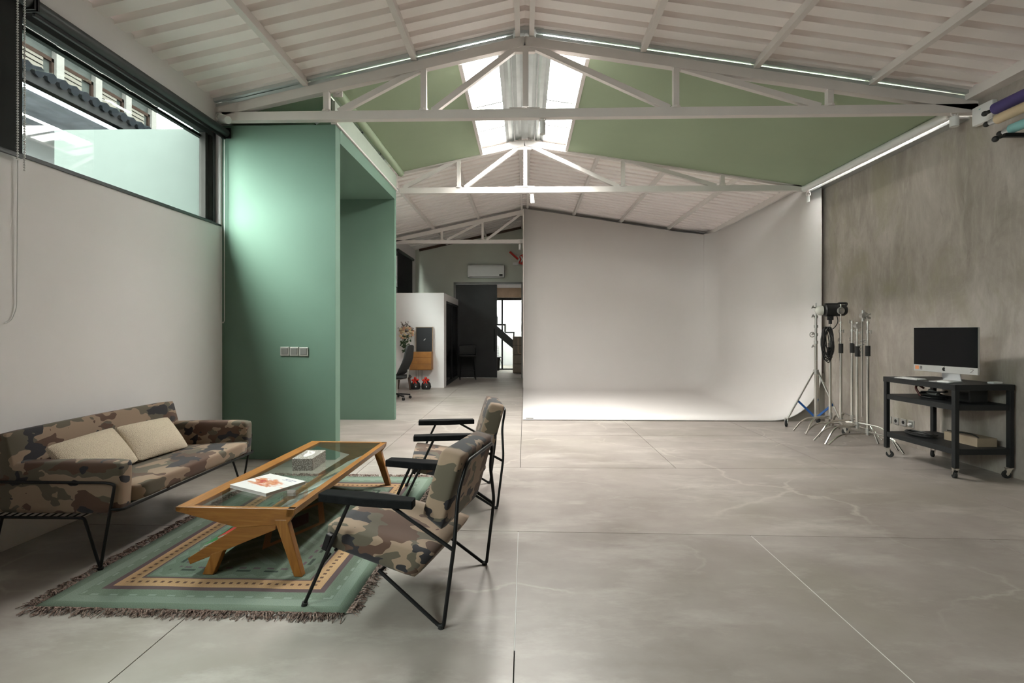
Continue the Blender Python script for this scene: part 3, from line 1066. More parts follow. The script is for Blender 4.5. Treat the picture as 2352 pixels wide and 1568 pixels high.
# ================================================================== BLINDS AND SERVICES
# green roof blinds
def roof_blind(label, x0, x1, tube_x, tube_z, tubem):
    t = thing('roof_blind', label, 'blind', (0, 0, 0), group='roof blinds')
    zf = lambda x: zs(x) - 0.165
    MB().prism([(x0, zf(x0)), (x1, zf(x1)), (x1, zf(x1) + 0.004), (x0, zf(x0) + 0.004)], 'y', YT1 + 0.05, YT2 - 0.038).build('cloth', M['green_cloth'], t)
    MB().beam((x1, YT1 + 0.06, zf(x1)), (x1, YT2 - 0.05, zf(x1)), 0.045, 0.03).build('pull_bar', M['steel_white'], t)
    MB().cyl((tube_x, YT1 + 0.06, tube_z), (tube_x, YT2 - 0.02, tube_z), 0.052, n=20).build('roller', M[tubem], t, smooth=True)
    for yy in (YT1 + 0.05, YT2 - 0.03):
        b = MB()
        b.box((tube_x, yy, tube_z + 0.02), (0.10, 0.02, 0.13))
        b.cyl((tube_x, yy - 0.03, tube_z), (tube_x, yy + 0.03, tube_z), 0.025)
        b.build('end_bracket', M['steel_white'], t)
    return t


roof_blind('green roof blind on the narrow slope above the green box', -2.03, -0.70, -2.03, 4.0, 'green_cloth')
rb2 = roof_blind('wide green roof blind on the slope towards the cement wall', 4.50, 0.68, 4.50, 3.70, 'white_plastic')
MB().beam((4.638, YT1 + 0.06, 3.66), (4.638, YT2 - 0.02, 3.66), 0.122, 0.03).build('edge_rail', M['alu'], rb2)


def bead_chain(name, parent, x, y, z0, z1, r, n):
    me = None
    for i in range(n):
        z = z0 + (z1 - z0) * i / (n - 1)
        if me is None:
            me = MB().sph((0, 0, 0), r, 6).build(name, M['white_plastic'], parent, smooth=True)
            me.location = (x, y, z)
        else:
            instance(me, name, parent, (x, y, z))


# dark blind let down, and the rolled one
bl = thing('window_blind', 'charcoal roller blind let down over the clerestory bay', 'blind', (XL, 0, 0), group='clerestory blinds')
MB().mm((0.035, 1.0, 2.545), (0.039, 3.20, 3.56)).build('cloth', M['blind_dark'], bl)
MB().cyl((0.06, 1.0, 3.575), (0.06, 3.21, 3.575), 0.045, n=16).build('roller', M['charcoal'], bl, smooth=True)
MB().mm((0.028, 1.0, 2.535), (0.048, 3.20, 2.56)).build('bottom_bar', M['charcoal'], bl)
MB().box((0.06, 3.215, 3.575), (0.10, 0.012, 0.11)).build('bracket', M['black'], bl)
bl2 = thing('window_blind', 'charcoal roller blind rolled up along the clear clerestory window', 'blind', (XL, 0, 0), group='clerestory blinds')
MB().cyl((0.06, 3.25, 3.575), (0.06, 5.40, 3.575), 0.045, n=16).build('roller', M['charcoal'], bl2, smooth=True)
MB().mm((0.045, 3.26, 3.505), (0.065, 5.39, 3.535)).build('bottom_bar', M['black'], bl2)
for yy in (3.24, 5.405):
    MB().box((0.06, yy, 3.575), (0.10, 0.012, 0.11)).build('bracket', M['black'], bl2)
for nm, yy, za, zb, lab in (('blind_chain', 3.095, 3.55, 2.50, 'white bead chain hanging beside the lowered charcoal blind'), ('blind_chain', 3.14, 3.55, 2.44, 'white bead chain hanging in front of the clear clerestory pane')):
    bc = thing(nm, lab, 'blind chain', (XL, 0, 0), group='blind chains')
    p = MB()
    p.tube([(0.115, yy, za), (0.115, yy, zb)], 0.0015, 4)
    p.build('cord', M['white_plastic'], bc)
    pb = MB()
    nb = int((za - zb) / 0.0165)
    for i in range(nb):
        pb.sph((0.115, yy, zb + (za - zb) * i / nb), 0.0068, 6)
    o = pb.build('beads', M['white_plastic'], bc, smooth=True)
    o['kind'] = 'stuff'
MB().tube([(0.02, 3.19, 2.52), (0.012, 3.19, 1.55), (0.012, 3.155, 1.47), (0.012, 3.11, 1.455)], 0.0035, 6, smooth_r=0.08).build('pull_cord', M['white_plastic'], bl, smooth=True)
MB().tube([(0.05, 5.39, 3.5), (0.05, 5.39, 1.52), (0.035, 5.39, 1.49), (0.02, 5.39, 1.52), (0.02, 5.39, 2.5)], 0.003, 6, smooth_r=0.02).build('pull_cord', M['white_plastic'], bl2, smooth=True)
bl3 = thing('window_blind', 'black roller blind on the far clerestory above the white partition', 'blind', (XL, 0, 0), group='clerestory blinds')
MB().mm((0.03, 12.9, 2.40), (0.035, 14.62, 3.5)).build('cloth', M['blind_dark'], bl3)
MB().cyl((0.05, 12.9, 3.52), (0.05, 14.66, 3.52), 0.04).build('roller', M['charcoal'], bl3, smooth=True)

# small white spot lamps clamped to the trusses
def spot(loc, label, axis=(0, 0, -1), L=0.13, r=0.032):
    t = thing('spot_lamp', label, 'spot lamp', loc, group='truss spot lamps')
    a = Vector(axis).normalized()
    MB().cyl((0, 0, 0), a * 0.03, 0.014, n=8).build('clamp', M['steel_white'], t)
    MB().cyl(a * 0.03, a * (0.03 + L), r, n=16).build('lamp_body', M['white_plastic'], t, smooth=True)
    MB().torus((0, 0, 0.01), 0.035, 0.008, 'y', 12, 5).build('bracket', M['steel_white'], t)
    return t


spot((0.19, YT1, 3.665), 'white spot lamp under the middle of the large truss')
spot((0.12, YT2, 3.665), 'white spot lamp under the middle of the truss before the cove', (0.06, 0, -1))
spot((4.47, YT1 - 0.02, 3.665), 'white spot lamp under the truss end beside the wall box', L=0.10, r=0.04)
spot((4.55, YT2 - 0.05, 3.60), 'white spot lamp at the top corner of the cove', L=0.09, r=0.022)
spot((-0.12, YT3, 3.665), 'tiny white spot lamp under the far truss')
spot((XL + 0.06, YT1 - 0.06, 3.70), 'white spot lamp at the truss end above the window corner', (0.8, -0.35, -0.35), L=0.12, r=0.04)
b = thing('cable_tail', 'short black cable tail hanging above the green box', 'cable', (-2.5, 5.7, 3.67))
MB().tube([(0.0, 0, 0.0), (0.02, 0, 0.07), (0.10, 0, 0.12)], 0.008, 6, smooth_r=0.04).build('cable', M['black_plastic'], b, smooth=True)
MB().tube([(0.10, 0, 0.12), (0.17, 0, 0.17)], 0.012, 6).build('plug', M['white_plastic'], b)

# wall box
ap = thing('wall_box', 'flat white electronics box with green light high on the cement wall', 'wall box', (4.63, 5.16, 3.60))
MB().soft((0.03, 0.115, 0.095), 0.015, 0, 5).build('casing', M['white_plastic'], ap, smooth=True)
MB().box((-0.0305, 0.02, 0.05), (0.002, 0.02, 0.008)).build('indicator', M['teal_paper'], ap)
MB().tube([(0.0, -0.03, -0.09), (-0.02, -0.03, -0.125), (0.03, -0.04, -0.11)], 0.006, 6, smooth_r=0.02).build('cable', M['white_plastic'], ap, smooth=True)

# paper rolls on the wall
for nm, lab, x, z, r, y0, mt in (('paper_roll', 'purple background paper roll on the cement wall, topmost of three', 4.46, 3.515, 0.052, 4.86, 'purple_paper'),
                                 ('paper_roll', 'cream background paper roll between the purple and teal rolls', 4.36, 3.36, 0.043, 4.73, 'cream_paper'),
                                 ('paper_roll', 'teal background paper roll below the cream roll', 4.40, 3.235, 0.042, 4.64, 'teal_paper')):
    t = thing(nm, lab, 'paper roll', (x, y0, z), group='background paper rolls')
    MB().cyl((0, 0, 0), (0, -2.6, 0), r, n=24).build('paper', M[mt], t, smooth=True)
    MB().cyl((0, 0.07 if 'teal' in lab else 0.02, 0), (0, 0, 0), r * 0.62, r * 0.8, 16).build('core', M['alu'], t, smooth=True)
    MB().cyl((0, 0.10, 0), (0, 0.06, 0), 0.018, n=10).sph((0, 0.11, 0), 0.026, 10).build('end_knob', M['black_plastic'], t, smooth=True)
rb = thing('roll_bracket', 'black wall bracket with ball ends under the teal paper roll', 'bracket', (4.66, 4.62, 3.17))
MB().box((-0.17, 0, 0.0), (0.34, 0.03, 0.035)).build('arm', M['black'], rb)
MB().box((-0.01, 0, 0.12), (0.02, 0.05, 0.36)).build('wall_plate', M['black'], rb)
MB().cyl((-0.33, 0, 0), (-0.38, 0.02, -0.02), 0.012, n=8).sph((-0.40, 0.02, -0.025), 0.028, 10).build('ball_end', M['black_plastic'], rb, smooth=True)

# light switches on the green wall
for i, lab in enumerate(('grey light switch, first of three from the window side', 'grey light switch in the middle of the row of three', 'grey light switch closest to the green box opening')):
    x = -2.628 + 0.105 * i
    t = thing('light_switch', lab, 'light switch', (x, 5.43, 1.187 - 0.002 * i), group='switches on the green wall')
    MB().box((0, -0.006, 0), (0.099, 0.012, 0.099)).build('plate', M['silver_plastic'], t, bevel=0.004)
    MB().box((0, -0.013, 0.002), (0.072, 0.008, 0.072), (0.06, 0, 0)).build('rocker', M['grey_plastic'], t, bevel=0.003)

# sockets on the cement wall
for i, lab in enumerate(('round-hole wall socket nearest to the light stands', 'second round-hole wall socket from the light stands', 'third round-hole wall socket from the light stands', 'wall socket with white plug, closest to the trolley wheel')):
    y = 6.575 - 0.125 * i
    t = thing('wall_socket', lab, 'wall socket', (XR, y, 0.272 + 0.0035 * i), group='sockets on the cement wall')
    MB().box((-0.006, 0, 0), (0.012, 0.088, 0.088)).build('plate', M['silver_plastic'], t, bevel=0.003)
    if i < 3:
        MB().cyl((-0.0125, 0, 0), (-0.011, 0, 0), 0.022, n=16).build('socket_well', M['black_plastic'], t)
    else:
        MB().box((-0.013, 0, 0), (0.004, 0.06, 0.06)).build('socket_well', M['grey_plastic'], t)
        MB().cyl((-0.04, 0.0, -0.005), (-0.012, 0, -0.005), 0.018, n=14).build('plug', M['white_plastic'], t, smooth=True)

# ================================================================== FURNITURE
# ---- rug
RX, RY = -1.675, 3.635
rug = thing('rug', 'green kilim rug with tan border and dark fringe under the coffee table', 'rug', (RX, RY, 0.0), -0.012)
b = MB()
nx, ny = 24, 34
rr = random.Random(3)
wob = [[0.0045 + 0.0012 * math.sin(i * 0.9 + j * 0.35) for j in range(ny + 1)] for i in range(nx + 1)]
g = [[b.b.verts.new((-0.805 + 1.61 * i / nx + 0.006 * math.sin(j * 0.7) * (i in (0, nx)), -1.165 + 2.33 * j / ny + 0.005 * math.sin(i * 0.8) * (j in (0, ny)), wob[i][j])) for j in range(ny + 1)] for i in range(nx + 1)]
for i in range(nx):
    for j in range(ny):
        b.b.faces.new((g[i][j], g[i + 1][j], g[i + 1][j + 1], g[i][j + 1]))
o = b.build('weave', M['rug'], rug, smooth='full')
md = o.modifiers.new('pile', 'SOLIDIFY')
md.thickness = 0.004
md.offset = -1
fr = MB()


def strand(x, y, dx, dy):
    L = rr.uniform(0.045, 0.085)
    a = rr.uniform(-0.7, 0.7)
    ca, sa = math.cos(a), math.sin(a)
    ux, uy = dx * ca - dy * sa, dx * sa + dy * ca
    px, py = -uy, ux
    w = rr.uniform(0.0018, 0.0032)
    z0, zm, z1 = 0.005, rr.uniform(0.009, 0.02), 0.003
    p = [(x, y, z0), (x + ux * L * 0.5, y + uy * L * 0.5, zm), (x + ux * L + rr.uniform(-.012, .012), y + uy * L + rr.uniform(-.012, .012), z1)]
    fr.tube(p, [w, w * 1.1, w * 0.7], 4)


for i in range(420):
    strand(rr.uniform(-0.80, 0.80), -1.163, 0, -1)
for i in range(240):
    strand(rr.uniform(-0.80, 0.80), 1.163, 0, 1)
for i in range(480):
    y = rr.uniform(-1.165, 1.165)
    strand(-0.803, y, -1, 0)
for i in range(480):
    y = rr.uniform(-1.165, 1.165)
    strand(0.803, y, 1, 0)
o = fr.build('fringe', M['fringe'], rug)
o['kind'] = 'stuff'

# ---- sofa (local x: towards the room, y: along the wall)
sofa = thing('sofa', 'two-seat camouflage sofa on black rod hairpin frame by the white wall', 'sofa', (-2.72, 3.613, 0.0))
BL = M['black']


def warp_quad(P, axis_len):
    """soft box local (u along y, v=x, w=z in -1..1) to a side profile P=[bottom front, bottom rear, top rear, top front] of (x,z)"""
    return None


def profile_cushion(prof, halfw, r, puff, hx, hz, n=8, y0=0.0):
    bf, br, tr_, tf = [Vector((p[0], 0, p[1])) for p in prof]

    def w(p):
        u = (p.x / hx + 1) / 2      # 0 rear .. 1 front
        v = (p.z / hz + 1) / 2      # 0 bottom .. 1 top
        q = (br * (1 - u) + bf * u) * (1 - v) + (tr_ * (1 - u) + tf * u) * v
        return Vector((q.x, p.y + y0, q.z))
    return MB().soft((hx, halfw, hz), r, puff, n, w)


profile_cushion([(0.355, 0.358), (-0.34, 0.335), (-0.34, 0.435), (0.36, 0.475)], 0.615, 0.028, 0.010, 0.35, 0.055, 10).build('seat_cushion', M['camo'], sofa, smooth='full')
profile_cushion([(-0.245, 0.42), (-0.355, 0.40), (-0.465, 0.785), (-0.35, 0.805)], 0.7125, 0.025, 0.006, 0.06, 0.2, 10, -0.0125).build('backrest', M['camo'], sofa, smooth='full')
for s, nm in ((-1, 'arm'), (1, 'arm')):
    profile_cushion([(0.325, 0.325), (-0.49, 0.325), (-0.49, 0.615), (0.335, 0.632)], 0.058, 0.03, 0.008, 0.41, 0.15, 10, s * 0.668).build('armrest', M['camo'], sofa, smooth='full')
for s in (-1, 1):
    y = s * 0.737
    # front hairpin leg running into lower and upper side rails, rear one alike
    MB().tube([(-0.50, y, 0.308), (0.135, y, 0.308), (0.232, y, 0.012), (0.318, y, 0.505), (0.265, y, 0.515), (-0.50, y, 0.515)], 0.0085, 8, smooth_r=0.02, steps=5).build('side_frame', BL, sofa, smooth=True)
    MB().tube([(-0.36, y, 0.308), (-0.43, y, 0.012), (-0.50, y, 0.515)], 0.0085, 8, smooth_r=0.015).build('rear_leg', BL, sofa, smooth=True)
    for x in (0.232, -0.43):
        MB().cyl((x, y, 0.006), (x, y, 0.018), 0.016, n=10).build('foot', BL, sofa)
MB().tube([(0.29, -0.737, 0.36), (0.345, -0.72, 0.352), (0.345, 0.72, 0.352), (0.29, 0.737, 0.36)], 0.009, 8, smooth_r=0.03).build('front_rail', BL, sofa, smooth=True)
MB().tube([(-0.40, -0.737, 0.40), (-0.40, 0.737, 0.40)], 0.009, 8).build('rear_rail', BL, sofa, smooth=True)
sp = MB()
for i in range(13):
    x = -0.45 + 0.047 * i
    sp.tube([(x - 0.012, -0.735, 0.308), (x + 0.012, -0.66, 0.326), (x + 0.012, 0.66, 0.326), (x - 0.012, 0.735, 0.308)], 0.0042, 5)
sp.build('spring_wires', BL, sofa)
sl = MB()
sl.mm((-0.33, -0.62, 0.328), (0.25, 0.62, 0.334))
sl.build('base_webbing', M['blind_dark'], sofa)

for lab, cy_, cx_, rz_ in (('cream boucle cushion leaning on the sofa back beside the front armrest', 3.235, -2.835, 0.05),
                           ('cream boucle cushion leaning on the sofa back, in the middle of the seat', 3.755, -2.835, -0.03)):
    c = MB()

    def pill(p):
        u, v = p.y / 0.255, p.z / 0.15
        k = max(0.0, (1 - u * u)) ** 0.5 * max(0.0, (1 - v * v)) ** 0.5
        th = 0.008 + 0.058 * k
        pinch = 1 - 0.05 * (1 - abs(u)) * 0
        return Vector(((1 if p.x > 0 else -1) * th if abs(p.x) > 1e-6 else 0, p.y * (1 - 0.06 * (1 - v * v) * 0 - 0.05 * (v * v) * 0), p.z * (1 - 0.07 * (1 - u * u) * 0)))
    c.soft((0.05, 0.255, 0.15), 0.02, 0, 12, pill)
    o = c.build('cushion', M['boucle'], smooth='full')
    o.location = (cx_, cy_, 0.588)
    o.rotation_euler = (rz_, math.radians(-37), 0)
    tag(o, lab, 'cushion', 'cream sofa cushions')

M['out_pink_paper'] = plain('pink_paper', (0.52, 0.40, 0.37), 0.6)
M['green_card'] = plain('green_card', (0.08, 0.35, 0.13), 0.6)
# ---- coffee table (local x: width, y: length)
tbl = thing('coffee_table', 'long teak coffee table with glass top and slanted magazine shelf', 'coffee table', (-1.638, 3.70, 0.0), -0.026)
TK = M['teak']
HL = 0.873
for s in (-1, 1):
    y0, y1 = s * HL, s * (HL - 0.032)
    MB().prism([(-0.352, 0.366), (-0.352, 0.392), (0.352, 0.392), (0.346, 0.355), (0.31, 0.305), (0.02, 0.278)], 'y', y0, y1).build('end_apron', M['teak_x'], tbl, bevel=0.003)
    MB().prism([(0.232, 0.33), (0.305, 0.33), (0.396, 0.006), (0.348, 0.006)], 'y', y0 + s * 0.0015, y1 - s * 0.012).build('leg', M['teak_z'], tbl, bevel=0.004)
    MB().prism([(-0.282, 0.095), (-0.268, 0.06), (0.238, 0.27), (0.25, 0.335), (0.02, 0.285)], 'y', y0 - s * 0.003, y1).build('shelf_cheek', M['teak_x'], tbl, bevel=0.003)
    MB().prism([(-0.140, 0.125), (-0.066, 0.15), (-0.128, 0.006), (-0.192, 0.006)], 'y', y0 + s * 0.002, y1 - s * 0.012).build('leg', M['teak_z'], tbl, bevel=0.004)
# frame round the glass
MB().mm((-0.352, -HL, 0.366), (-0.262, HL, 0.392)).build('side_rail', TK, tbl, bevel=0.003)
MB().prism([(0.352, 0.392), (0.306, 0.392), (0.296, 0.345), (0.338, 0.345)], 'y', -HL, HL).build('side_rail', TK, tbl, bevel=0.003)
MB().mm((-0.264, -HL + 0.031, 0.3825), (0.308, HL - 0.031, 0.3885)).build('glass_top', M['table_glass'], tbl)
# sloping shelf
sh = MB().prism([(-0.272, 0.083), (-0.267, 0.068), (0.262, 0.290), (0.257, 0.305)], 'y', -HL + 0.03, HL - 0.03)
sh.build('magazine_shelf', TK, tbl)
SL = math.atan2(0.222, 0.529)


def on_shelf(t, y, lift):
    """a point on the sloping shelf, t from the low lip (0) to the high edge (1)"""
    x = -0.265 + 0.515 * t
    z = 0.086 + 0.216 * t
    return (x - math.sin(SL) * lift, y, z + math.cos(SL) * lift)


TM = Matrix.Translation((-1.638, 3.70, 0)) @ Matrix.Rotation(-0.026, 4, 'Z')
mags = [('white magazine on the slanted shelf at the far table end', 0.80, 0.62, 0.0, 0.20, 0.27, 0.016, 'paper', 0.1),
        ('grey magazine on top of the white one at the far table end', 0.78, 0.60, 0.017, 0.20, 0.26, 0.010, 'silver_plastic', -0.05),
        ('thick white magazine on the slanted shelf below the tissue box', 0.79, 0.25, 0.0, 0.21, 0.28, 0.022, 'paper', -0.06),
        ('brown covered magazine lying on the thick white magazine', 0.80, 0.30, 0.023, 0.20, 0.26, 0.012, 'card', 0.05),
        ('white magazine on the slanted shelf beneath the red print book', 0.79, -0.10, 0.0, 0.21, 0.28, 0.020, 'paper', 0.12),
        ('thin white magazine crossing the one beneath the red print book', 0.80, -0.06, 0.021, 0.20, 0.27, 0.010, 'paper', -0.12),
        ('pink tinted magazine on the slanted shelf behind the front leg', 0.76, -0.46, 0.0, 0.20, 0.27, 0.018, 'out_pink_paper', -0.1),
        ('white magazine lying on the pink tinted magazine', 0.79, -0.43, 0.019, 0.20, 0.27, 0.012, 'paper', 0.08),
        ('thick wood-brown folder at the low shelf lip', 0.27, -0.66, 0.0, 0.24, 0.31, 0.030, 'card', 0.02),
        ('magazine with green edge on the brown folder', 0.29, -0.66, 0.031, 0.22, 0.30, 0.010, 'green_card', 0.02),
        ('magazine with red edge on top of the green edged one', 0.40, -0.65, 0.042, 0.16, 0.28, 0.009, 'red', -0.04)]
for lab, t, y, lift, w, l, th, mt, rz in mags:
    m_ = MB()
    m_.mm((-w / 2, -l / 2, 0.001), (w / 2, l / 2, th - 0.001))
    o = m_.build('magazine', M['paper'])
    loc = on_shelf(t, y, lift + 0.0005)
    o.matrix_world = TM @ Matrix.Translation(loc) @ Matrix.Rotation(-SL, 4, 'Y') @ Matrix.Rotation(rz, 4, 'Z')
    tag(o, lab, 'magazine', 'magazines on the slanted shelf')
    MB().mm((-w / 2 - 0.001, -l / 2 - 0.001, th - 0.001), (w / 2 + 0.001, l / 2 + 0.001, th)).build('front_cover', M[mt], o)
    MB().mm((-w / 2 - 0.001, -l / 2 - 0.001, 0.0), (w / 2 + 0.001, l / 2 + 0.001, 0.001)).build('back_cover', M[mt], o)

bk = thing('art_book', 'white softcover book with red and orange print on the glass table', 'book', (-1.682, 3.245, 0.389), math.radians(-27.5))
MB().mm((-0.183, -0.143, 0.001), (0.182, 0.142, 0.019)).build('pages', M['paper'], bk)
MB().mm((-0.186, -0.145, 0.019), (0.185, 0.145, 0.0208)).build('front_cover', M['cover'], bk)
MB().mm((-0.186, -0.145, 0.0), (0.185, 0.145, 0.001)).build('back_cover', M['paper'], bk)
tx = MB()
for i, (x, w) in enumerate(((0.03, 0.022), (0.055, 0.03), (0.09, 0.016), (0.11, 0.026))):
    tx.mm((x, 0.105 - 0.0 * i, 0.0208), (x + w, 0.111, 0.0211))
for i, (x, w) in enumerate(((0.02, 0.03), (0.055, 0.02), (0.08, 0.04))):
    tx.mm((x, 0.087, 0.0208), (x + w, 0.091, 0.0211))
tx.build('title_print', M['purple_paper'], bk)

tb_ = thing('tissue_box', 'grey scale-patterned tissue box on the glass table', 'tissue box', (-1.622, 3.735, 0.389), 0.03)
MB().mm((-0.075, -0.132, 0), (0.075, 0.132, 0.09)).build('carton', M['tissue'], tb_, bevel=0.003)
tp = MB()
tp.prism([(0.030 * math.cos(a), 0.085 * math.sin(a)) for a in [2 * math.pi * k / 20 for k in range(20)]], 'z', 0.0895, 0.0915)
tp.build('opening', M['paper'], tb_)
ts = MB()
gv = [[ts.b.verts.new((-0.02 + 0.04 * i / 6 + 0.004 * math.sin(j), -0.06 + 0.12 * j / 8, 0.092 + 0.03 * math.exp(-((i - 3) / 1.6) ** 2) * math.sin(math.pi * j / 8) * (0.7 + 0.3 * math.sin(2.1 * j)))) for j in range(9)] for i in range(7)]
for i in range(6):
    for j in range(8):
        ts.b.faces.new((gv[i][j], gv[i + 1][j], gv[i + 1][j + 1], gv[i][j + 1]))
ts.build('tissue', M['paper'], tb_, smooth='full')

ac_ = thing('acrylic_holder', 'small clear acrylic holder on the glass table in front of the book', 'holder', (-1.395, 3.02, 0.389), 0.1)
MB().mm((-0.06, -0.04, 0), (0.06, 0.04, 0.004)).mm((-0.06, -0.04, 0.004), (0.06, -0.037, 0.042)).mm((-0.06, 0.037, 0.004), (0.06, 0.04, 0.052)).mm((-0.06, -0.037, 0.004), (-0.057, 0.037, 0.042)).mm((0.057, -0.037, 0.004), (0.06, 0.037, 0.042)).mm((-0.002, -0.037, 0.004), (0.001, 0.037, 0.042)).build('tray', M['acrylic'], ac_)
MB().box((-0.03, 0.01, 0.026), (0.05, 0.0015, 0.04), (0.15, 0, 0)).build('card', M['paper'], ac_)

# ---- lounge chairs (local y: forward, x: lateral, origin midway between the rear feet)
ch = thing('lounge_chair', 'camouflage lounge chair with black rod legs, closest to the camera', 'lounge chair', (0, 0, 0), 0, 'camouflage lounge chairs')


def cush(prof, halfw, r, puff, hy, hz, n=9):
    bf, br, tr_, tf = [Vector((0, p[0], p[1])) for p in prof]

    def w(p):
        u = (p.y / hy + 1) / 2
        v = (p.z / hz + 1) / 2
        q = (br * (1 - u) + bf * u) * (1 - v) + (tr_ * (1 - u) + tf * u) * v
        return Vector((p.x, q.y, q.z))
    return MB().soft((halfw, hy, hz), r, puff, n, w)


cush([(0.665, 0.295), (0.165, 0.185), (0.06, 0.315), (0.655, 0.418)], 0.285, 0.020, 0.006, 0.29, 0.062).build('seat', M['camo'], ch, smooth='full')
cush([(0.135, 0.505), (0.02, 0.425), (-0.085, 0.80), (0.035, 0.825)], 0.275, 0.022, 0.006, 0.058, 0.19).build('backrest', M['camo'], ch, smooth='full')
LR = 0.0095
rear = [(-0.315, 0.34, 0.225), (-0.335, 0.012, 0.012), (-0.335, -0.012, 0.012), (-0.325, -0.062, 0.40), (-0.262, -0.058, 0.62), (-0.215, -0.088, 0.765)]
MB().tube(rear + [(-p[0], p[1], p[2]) for p in rear[::-1]], LR, 10, smooth_r=0.045, steps=6).build('rear_frame', BL, ch, smooth=True)
for s in (-1, 1):
    MB().tube([(s * 0.335, 0.75, 0.01), (s * 0.335, 0.485, 0.562)], LR, 10).build('front_leg', BL, ch, smooth=True)
    MB().tube([(s * 0.335, 0.27, 0.56), (s * 0.328, -0.055, 0.375)], LR, 10).build('arm_stay', BL, ch, smooth=True)
    MB().cyl((s * 0.335, 0.752, 0.0), (s * 0.335, 0.745, 0.022), 0.015, n=10).cyl((s * 0.335, 0.0, 0.0), (s * 0.335, 0.0, 0.016), 0.016, n=10).build('foot', M['rubber'], ch)
    MB().box((s * 0.312, 0.628, 0.335), (0.035, 0.03, 0.085), (0.35, 0, 0)).build('bracket', BL, ch, bevel=0.003)
    a = MB()
    o_ = s * 0.335
    arm = [(o_ - 0.042, 0.64), (o_ + 0.038, 0.64), (o_ + 0.050, 0.40), (o_ + 0.030, 0.145), (o_ - 0.030, 0.135), (o_ - 0.052, 0.38)]
    for i, (u, v) in enumerate(arm):
        pass
    a.prism(arm, 'z', 0.556, 0.598)
    a.build('armrest', M['black_wood'], ch, bevel=0.005)
    MB().tube([(s * 0.335, 0.648, 0.225), (s * 0.30, 0.62, 0.272)], 0.007, 8).build('seat_lug', BL, ch, smooth=True)
MB().tube([(-0.29, 0.60, 0.285), (0.29, 0.60, 0.285)], 0.008, 8).tube([(-0.315, 0.33, 0.222), (0.315, 0.33, 0.222)], 0.008, 8).build('seat_bar', BL, ch, smooth=True)


def chair_pose(near, far):
    """rear feet (x, y) on the floor; the chair looks to the left of near->far"""
    n, f = Vector(near), Vector(far)
    lat = (f - n).normalized()
    fwd = Vector((-lat.y, lat.x))
    return ((n.x + f.x) / 2, (n.y + f.y) / 2, 0.0), math.atan2(fwd.y, fwd.x) - math.pi / 2


D = lambda d, x: d + 0.0252 * x
p1, r1 = chair_pose((-0.396, D(2.359, -0.396)), (-0.239, D(3.023, -0.239)))
p2, r2 = chair_pose((-0.228, D(3.966, -0.228)), (-0.331, D(4.64, -0.331)))
copy_tree(ch, p2, r2, 'camouflage lounge chair behind the first, beside the far end of the table', 'camouflage lounge chairs')
ch.location = p1
ch.rotation_euler = (0, 0, r1)

# ================================================================== TROLLEY AND COMPUTER
CX0, CX1, CY0, CY1 = 4.06, 4.64, 4.865, 5.765
cart = thing('trolley', 'graphite steel trolley with three shelves on castors by the cement wall', 'trolley', (4.352, 5.315, 0), math.radians(2.5))
hx, hy = (CX1 - CX0) / 2, (CY1 - CY0) / 2
CM = M['cart']
for sx in (-1, 1):
    for sy in (-1, 1):
        MB().box((sx * (hx - 0.024), sy * (hy - 0.024), 0.4975), (0.042, 0.042, 0.785)).build('post', CM, cart, bevel=0.004)
MB().box((0, 0, 0.892), (2 * hx, 2 * hy, 0.012)).box((-hx + 0.006, 0, 0.868), (0.012, 2 * hy, 0.05)).box((hx - 0.006, 0, 0.868), (0.012, 2 * hy, 0.05)).box((0, -hy + 0.006, 0.868), (2 * hx, 0.012, 0.05)).box((0, hy - 0.006, 0.868), (2 * hx, 0.012, 0.05)).build('top_shelf', CM, cart, bevel=0.002)
for z in (0.70, 0.28):
    MB().box((0, 0, z), (2 * hx - 0.02, 2 * hy - 0.02, 0.008)).box((-hx + 0.014, 0, z - 0.024), (0.012, 2 * hy - 0.03, 0.05)).box((hx - 0.014, 0, z - 0.024), (0.012, 2 * hy - 0.03, 0.05)).box((0, -hy + 0.014, z - 0.024), (2 * hx - 0.03, 0.012, 0.05)).box((0, hy - 0.014, z - 0.024), (2 * hx - 0.03, 0.012, 0.05)).build('shelf', CM, cart, bevel=0.002)


def castor(parent, x, y, ang, R=0.036, z0=0.105):
    w = bpy.data.objects.new('castor', None)
    C.objects.link(w)
    w.parent = parent
    w.location = (x, y, 0)
    w.rotation_euler = (0, 0, ang)
    MB().cyl((0.02, -0.013, R), (0.02, 0.013, R), R, n=20).build('wheel', M['rubber'], w, smooth=True, bevel=0.004)
    f = MB()
    for s in (-1, 1):
        f.prism([(-0.018, z0 - 0.012), (0.02, z0 - 0.012), (0.034, R + 0.006), (0.02, R - 0.012), (0.006, R + 0.004)], 'y', s * 0.016, s * 0.019)
    f.box((0, 0, z0 - 0.008), (0.052, 0.046, 0.008))
    f.cyl((0.02, -0.02, R), (0.02, 0.02, R), 0.006, n=8)
    f.build('fork', M['chrome'], w)
    return w


castor(cart, -hx + 0.03, -hy + 0.03, 1.25)
castor(cart, hx - 0.03, -hy + 0.03, 2.9)
castor(cart, -hx + 0.03, hy - 0.03, -1.0)
castor(cart, hx - 0.03, hy - 0.03, -2.6)

mon = thing('desktop_computer', 'silver all-in-one desktop computer with black screen on the trolley', 'computer', (4.215, 5.13, 0.898), math.radians(-90 + 11.2))
